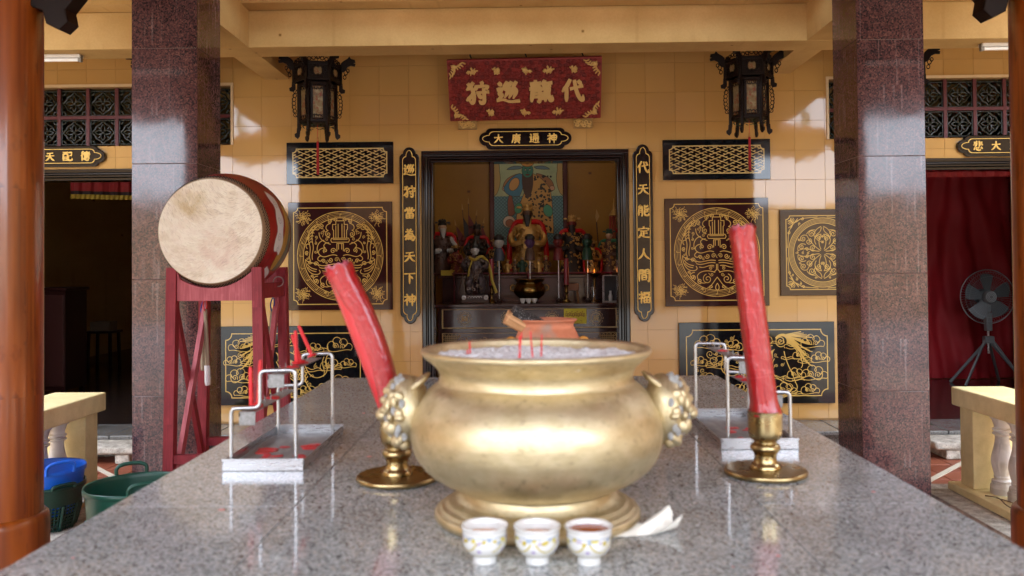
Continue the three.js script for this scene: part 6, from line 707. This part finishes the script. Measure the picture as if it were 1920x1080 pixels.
{ const g = new THREE.PlaneGeometry(2.1, 2.3, 150, 50), p = g.attributes.position; for (let i = 0; i < p.count; i++) { const x = p.getX(i), y = p.getY(i), t = 1 - (y + 1.15) / 2.3, d = x + 0.05; const an = Math.atan2(d + 0.12, 0.35 + t * 2.3), rad = Math.hypot(d, t * 2.3); p.setZ(i, 0.045 * Math.sin(an * 21 + 1.5 * Math.sin(an * 5) + 0.6 * fbm(x * 2 + 9, y * 2 + 9, 99, 14)) * Math.min(1, rad * 0.7) + 0.018 * Math.sin(d * 37 + y * 5) * t + 0.1 * fbm(x * 2.4 + 9, y * 1.7 + 9, 99, 4)); } g.computeVertexNormals(); solo('red_curtain', g, phys({ color: 0x960e1a, roughness: 0.7, sheen: 0.15, sheenColor: new THREE.Color(0.5, 0.05, 0.06), side: THREE.DoubleSide }), 'deep red draped curtain behind the tripod fan', 'curtain', [4.62, PLAT + 1.155, -9.0]); }
solo('dark_post', rbx(-0.07, 0.07, 0, 2.88, -0.07, 0.07, 0.01), M.darkWood, 'dark wooden post inside the room behind the fan', 'post', [5.0, PLAT, -8.75]);
{ const o = thing('tripod_fan', 'grey tripod electric fan before the red curtain', 'fan', [4.545, PLAT, -8.55]), pl = std({ color: 0x6f7375, roughness: 0.45 }), dk = std({ color: 0x575c5f, roughness: 0.5 }), FY = 0.855;
  for (const a of [0.9, 2.4, 4.3]) { part('leg', bar([0, 0.44, 0], [0.34 * Math.sin(a), 0.004, 0.34 * Math.cos(a)], 0.024, 0.02), pl, o); } for (const [x, z] of [[-0.29, 0.12], [0.29, 0.12]]) part('leg', bar([x * 0.08, 0.45, 0], [x, 0.004, z], 0.024, 0.018), pl, o);
  part('leg_hub', rbx(-0.045, 0.045, 0.4, 0.47, -0.035, 0.035, 0.01), pl, o); part('pole', cone([0, 0.3, 0], [0, 0.62, 0], 0.011, 0.011, 12), M.steel, o); part('neck', [rbx(-0.03, 0.03, 0.52, 0.7, -0.03, 0.03, 0.01), rbx(-0.024, 0.024, 0.7, 0.78, -0.05, 0.02, 0.01)], pl, o); part('motor', T(lathe([[0, -0.1], [0.05, -0.1], [0.075, -0.06], [0.08, 0.02], [0.07, 0.04], [0, 0.04]], 28).rotateX(Math.PI / 2), 0, FY, -0.06), dk, o);
  for (let i = 0; i < 5; i++) { const s = new THREE.Shape(); s.moveTo(-0.025, 0.05); s.quadraticCurveTo(-0.09, 0.15, -0.075, 0.215); s.quadraticCurveTo(0, 0.245, 0.085, 0.2); s.quadraticCurveTo(0.05, 0.12, 0.025, 0.05); part('blade', T(T(ext(s, 0.003, 0.001, 10), 0, 0, 0, 0, 0.35, 0), 0, FY, 0.005, 0, 0, i * 1.2566 + 0.05), dk, o); }
  part('hub_cap', T(lathe([[0, 0.03], [0.045, 0.03], [0.062, 0.012], [0.064, -0.02], [0, -0.02]], 28).rotateX(Math.PI / 2), 0, FY, 0.04), pl, o); part('badge_rings', [0.02, 0.034, 0.048].map((r) => T(new THREE.TorusGeometry(r, 0.003, 5, 28), 0, FY, 0.071)), std({ color: 0x9fa2a4, roughness: 0.4 }), o);
  const gr = []; for (const r of [0.265, 0.24, 0.2]) gr.push(T(new THREE.TorusGeometry(r, r > 0.26 ? 0.0045 : 0.0012, 6, 64), 0, FY, r > 0.26 ? 0.0 : 0.05)); for (let i = 0; i < 60; i++) { const a = i * 0.10472; gr.push(tube([[0.065 * Math.cos(a), FY + 0.065 * Math.sin(a), 0.062], [0.2 * Math.cos(a), FY + 0.2 * Math.sin(a), 0.05], [0.264 * Math.cos(a), FY + 0.264 * Math.sin(a), 0]], 0.0008, 6, 4)); gr.push(tube([[0.08 * Math.cos(a), FY + 0.08 * Math.sin(a), -0.07], [0.2 * Math.cos(a), FY + 0.2 * Math.sin(a), -0.06], [0.264 * Math.cos(a), FY + 0.264 * Math.sin(a), 0]], 0.0008, 6, 4)); } part('guard', gr, std({ color: 0x8d9193, roughness: 0.4, metalness: 0.4 }), o); }
{ const o = thing('castor_wheel', 'small grey castor wheel on the floor right of the fan', 'wheel', [4.86, PLAT, -8.6]); part('tyre', T(new THREE.TorusGeometry(0.038, 0.011, 8, 24), 0, 0.05, 0), C(0.1, 0.1, 0.1, 0.6), o); part('disc', T(new THREE.CylinderGeometry(0.03, 0.03, 0.014, 20).rotateX(Math.PI / 2), 0, 0.05, 0), M.steelDull, o); }
{ const o = thing('dark_cabinet', 'dark wooden cabinet in the gloom of the left room', 'cabinet', [-4.62, PLAT, -8.3]); part('carcass', bx(-0.28, 0.28, 0.06, 1.0, -0.2, 0.2), M.darkWood, o); part('top', rbx(-0.3, 0.3, 1.0, 1.03, -0.22, 0.22, 0.006), M.darkWood, o); for (const s of [-1, 1]) { const d = part('door', rbx(s * 0.14 - 0.13, s * 0.14 + 0.13, 0.1, 0.96, 0.2, 0.215, 0.004), C(0.05, 0.015, 0.012, 0.35), o); part('knob', ball(s * 0.03, 0.55, 0.222, 0.01, 0.01, 0.008, 8), M.brassDark, d); for (const z of [-1, 1]) part('leg', bx(s * 0.25 - 0.02, s * 0.25 + 0.02, 0, 0.06, z * 0.17 - 0.02, z * 0.17 + 0.02), M.darkWood, o); } }
{ const o = thing('wooden_stool', 'dark wooden stool under the pale carton in the left room', 'stool', [-5.2, PLAT, -10.6]); part('seat', rbx(-0.17, 0.17, 0.42, 0.45, -0.15, 0.15, 0.005), M.darkWood, o); for (const [a, b] of [[-1, -1], [1, -1], [-1, 1], [1, 1]]) part('leg', bar([a * 0.14, 0, b * 0.12], [a * 0.13, 0.42, b * 0.11], 0.03), M.darkWood, o); }
solo('open_carton', [bx(-0.12, 0.12, 0.0005, 0.004, -0.1, 0.1), bx(-0.12, 0.12, 0.004, 0.11, 0.096, 0.1), bx(-0.12, 0.12, 0.004, 0.11, -0.1, -0.096), bx(-0.12, -0.116, 0.004, 0.11, -0.096, 0.096), bx(0.116, 0.12, 0.004, 0.11, -0.096, 0.096)], C(0.28, 0.22, 0.15, 0.8), 'pale open carton standing in the dark left room', 'box', [-5.2, PLAT + 0.45, -10.6]);
// two small lit bulbs on the shrine ceiling, mirrored as two spots in the varnished painting
for (const [x, l] of [[-0.42, 'small lit bulb on the shrine ceiling, mirrored left of the painted crown'], [0.5, 'small lit bulb on the shrine ceiling, mirrored right of the painted crown']]) { const o = thing('ceiling_bulb', l, 'lamp', [x, 3.05, -7.5], 'bulbs on the shrine ceiling'); part('holder', T(new THREE.CylinderGeometry(0.03, 0.04, 0.05, 16), 0, -0.025, 0), M.porcelain, o); part('bulb', ball(0, -0.085, 0, 0.032, 0.036, 0.032, 14), std({ color: 0x332a1c, emissive: 0xfff0dc, emissiveIntensity: 1.0 }), o); const pl = new THREE.PointLight(0xfff0dc, 0.045); pl.position.set(0, -0.085, 0); pl.castShadow = true; o.add(pl); }
renderer.render(scene, camera);
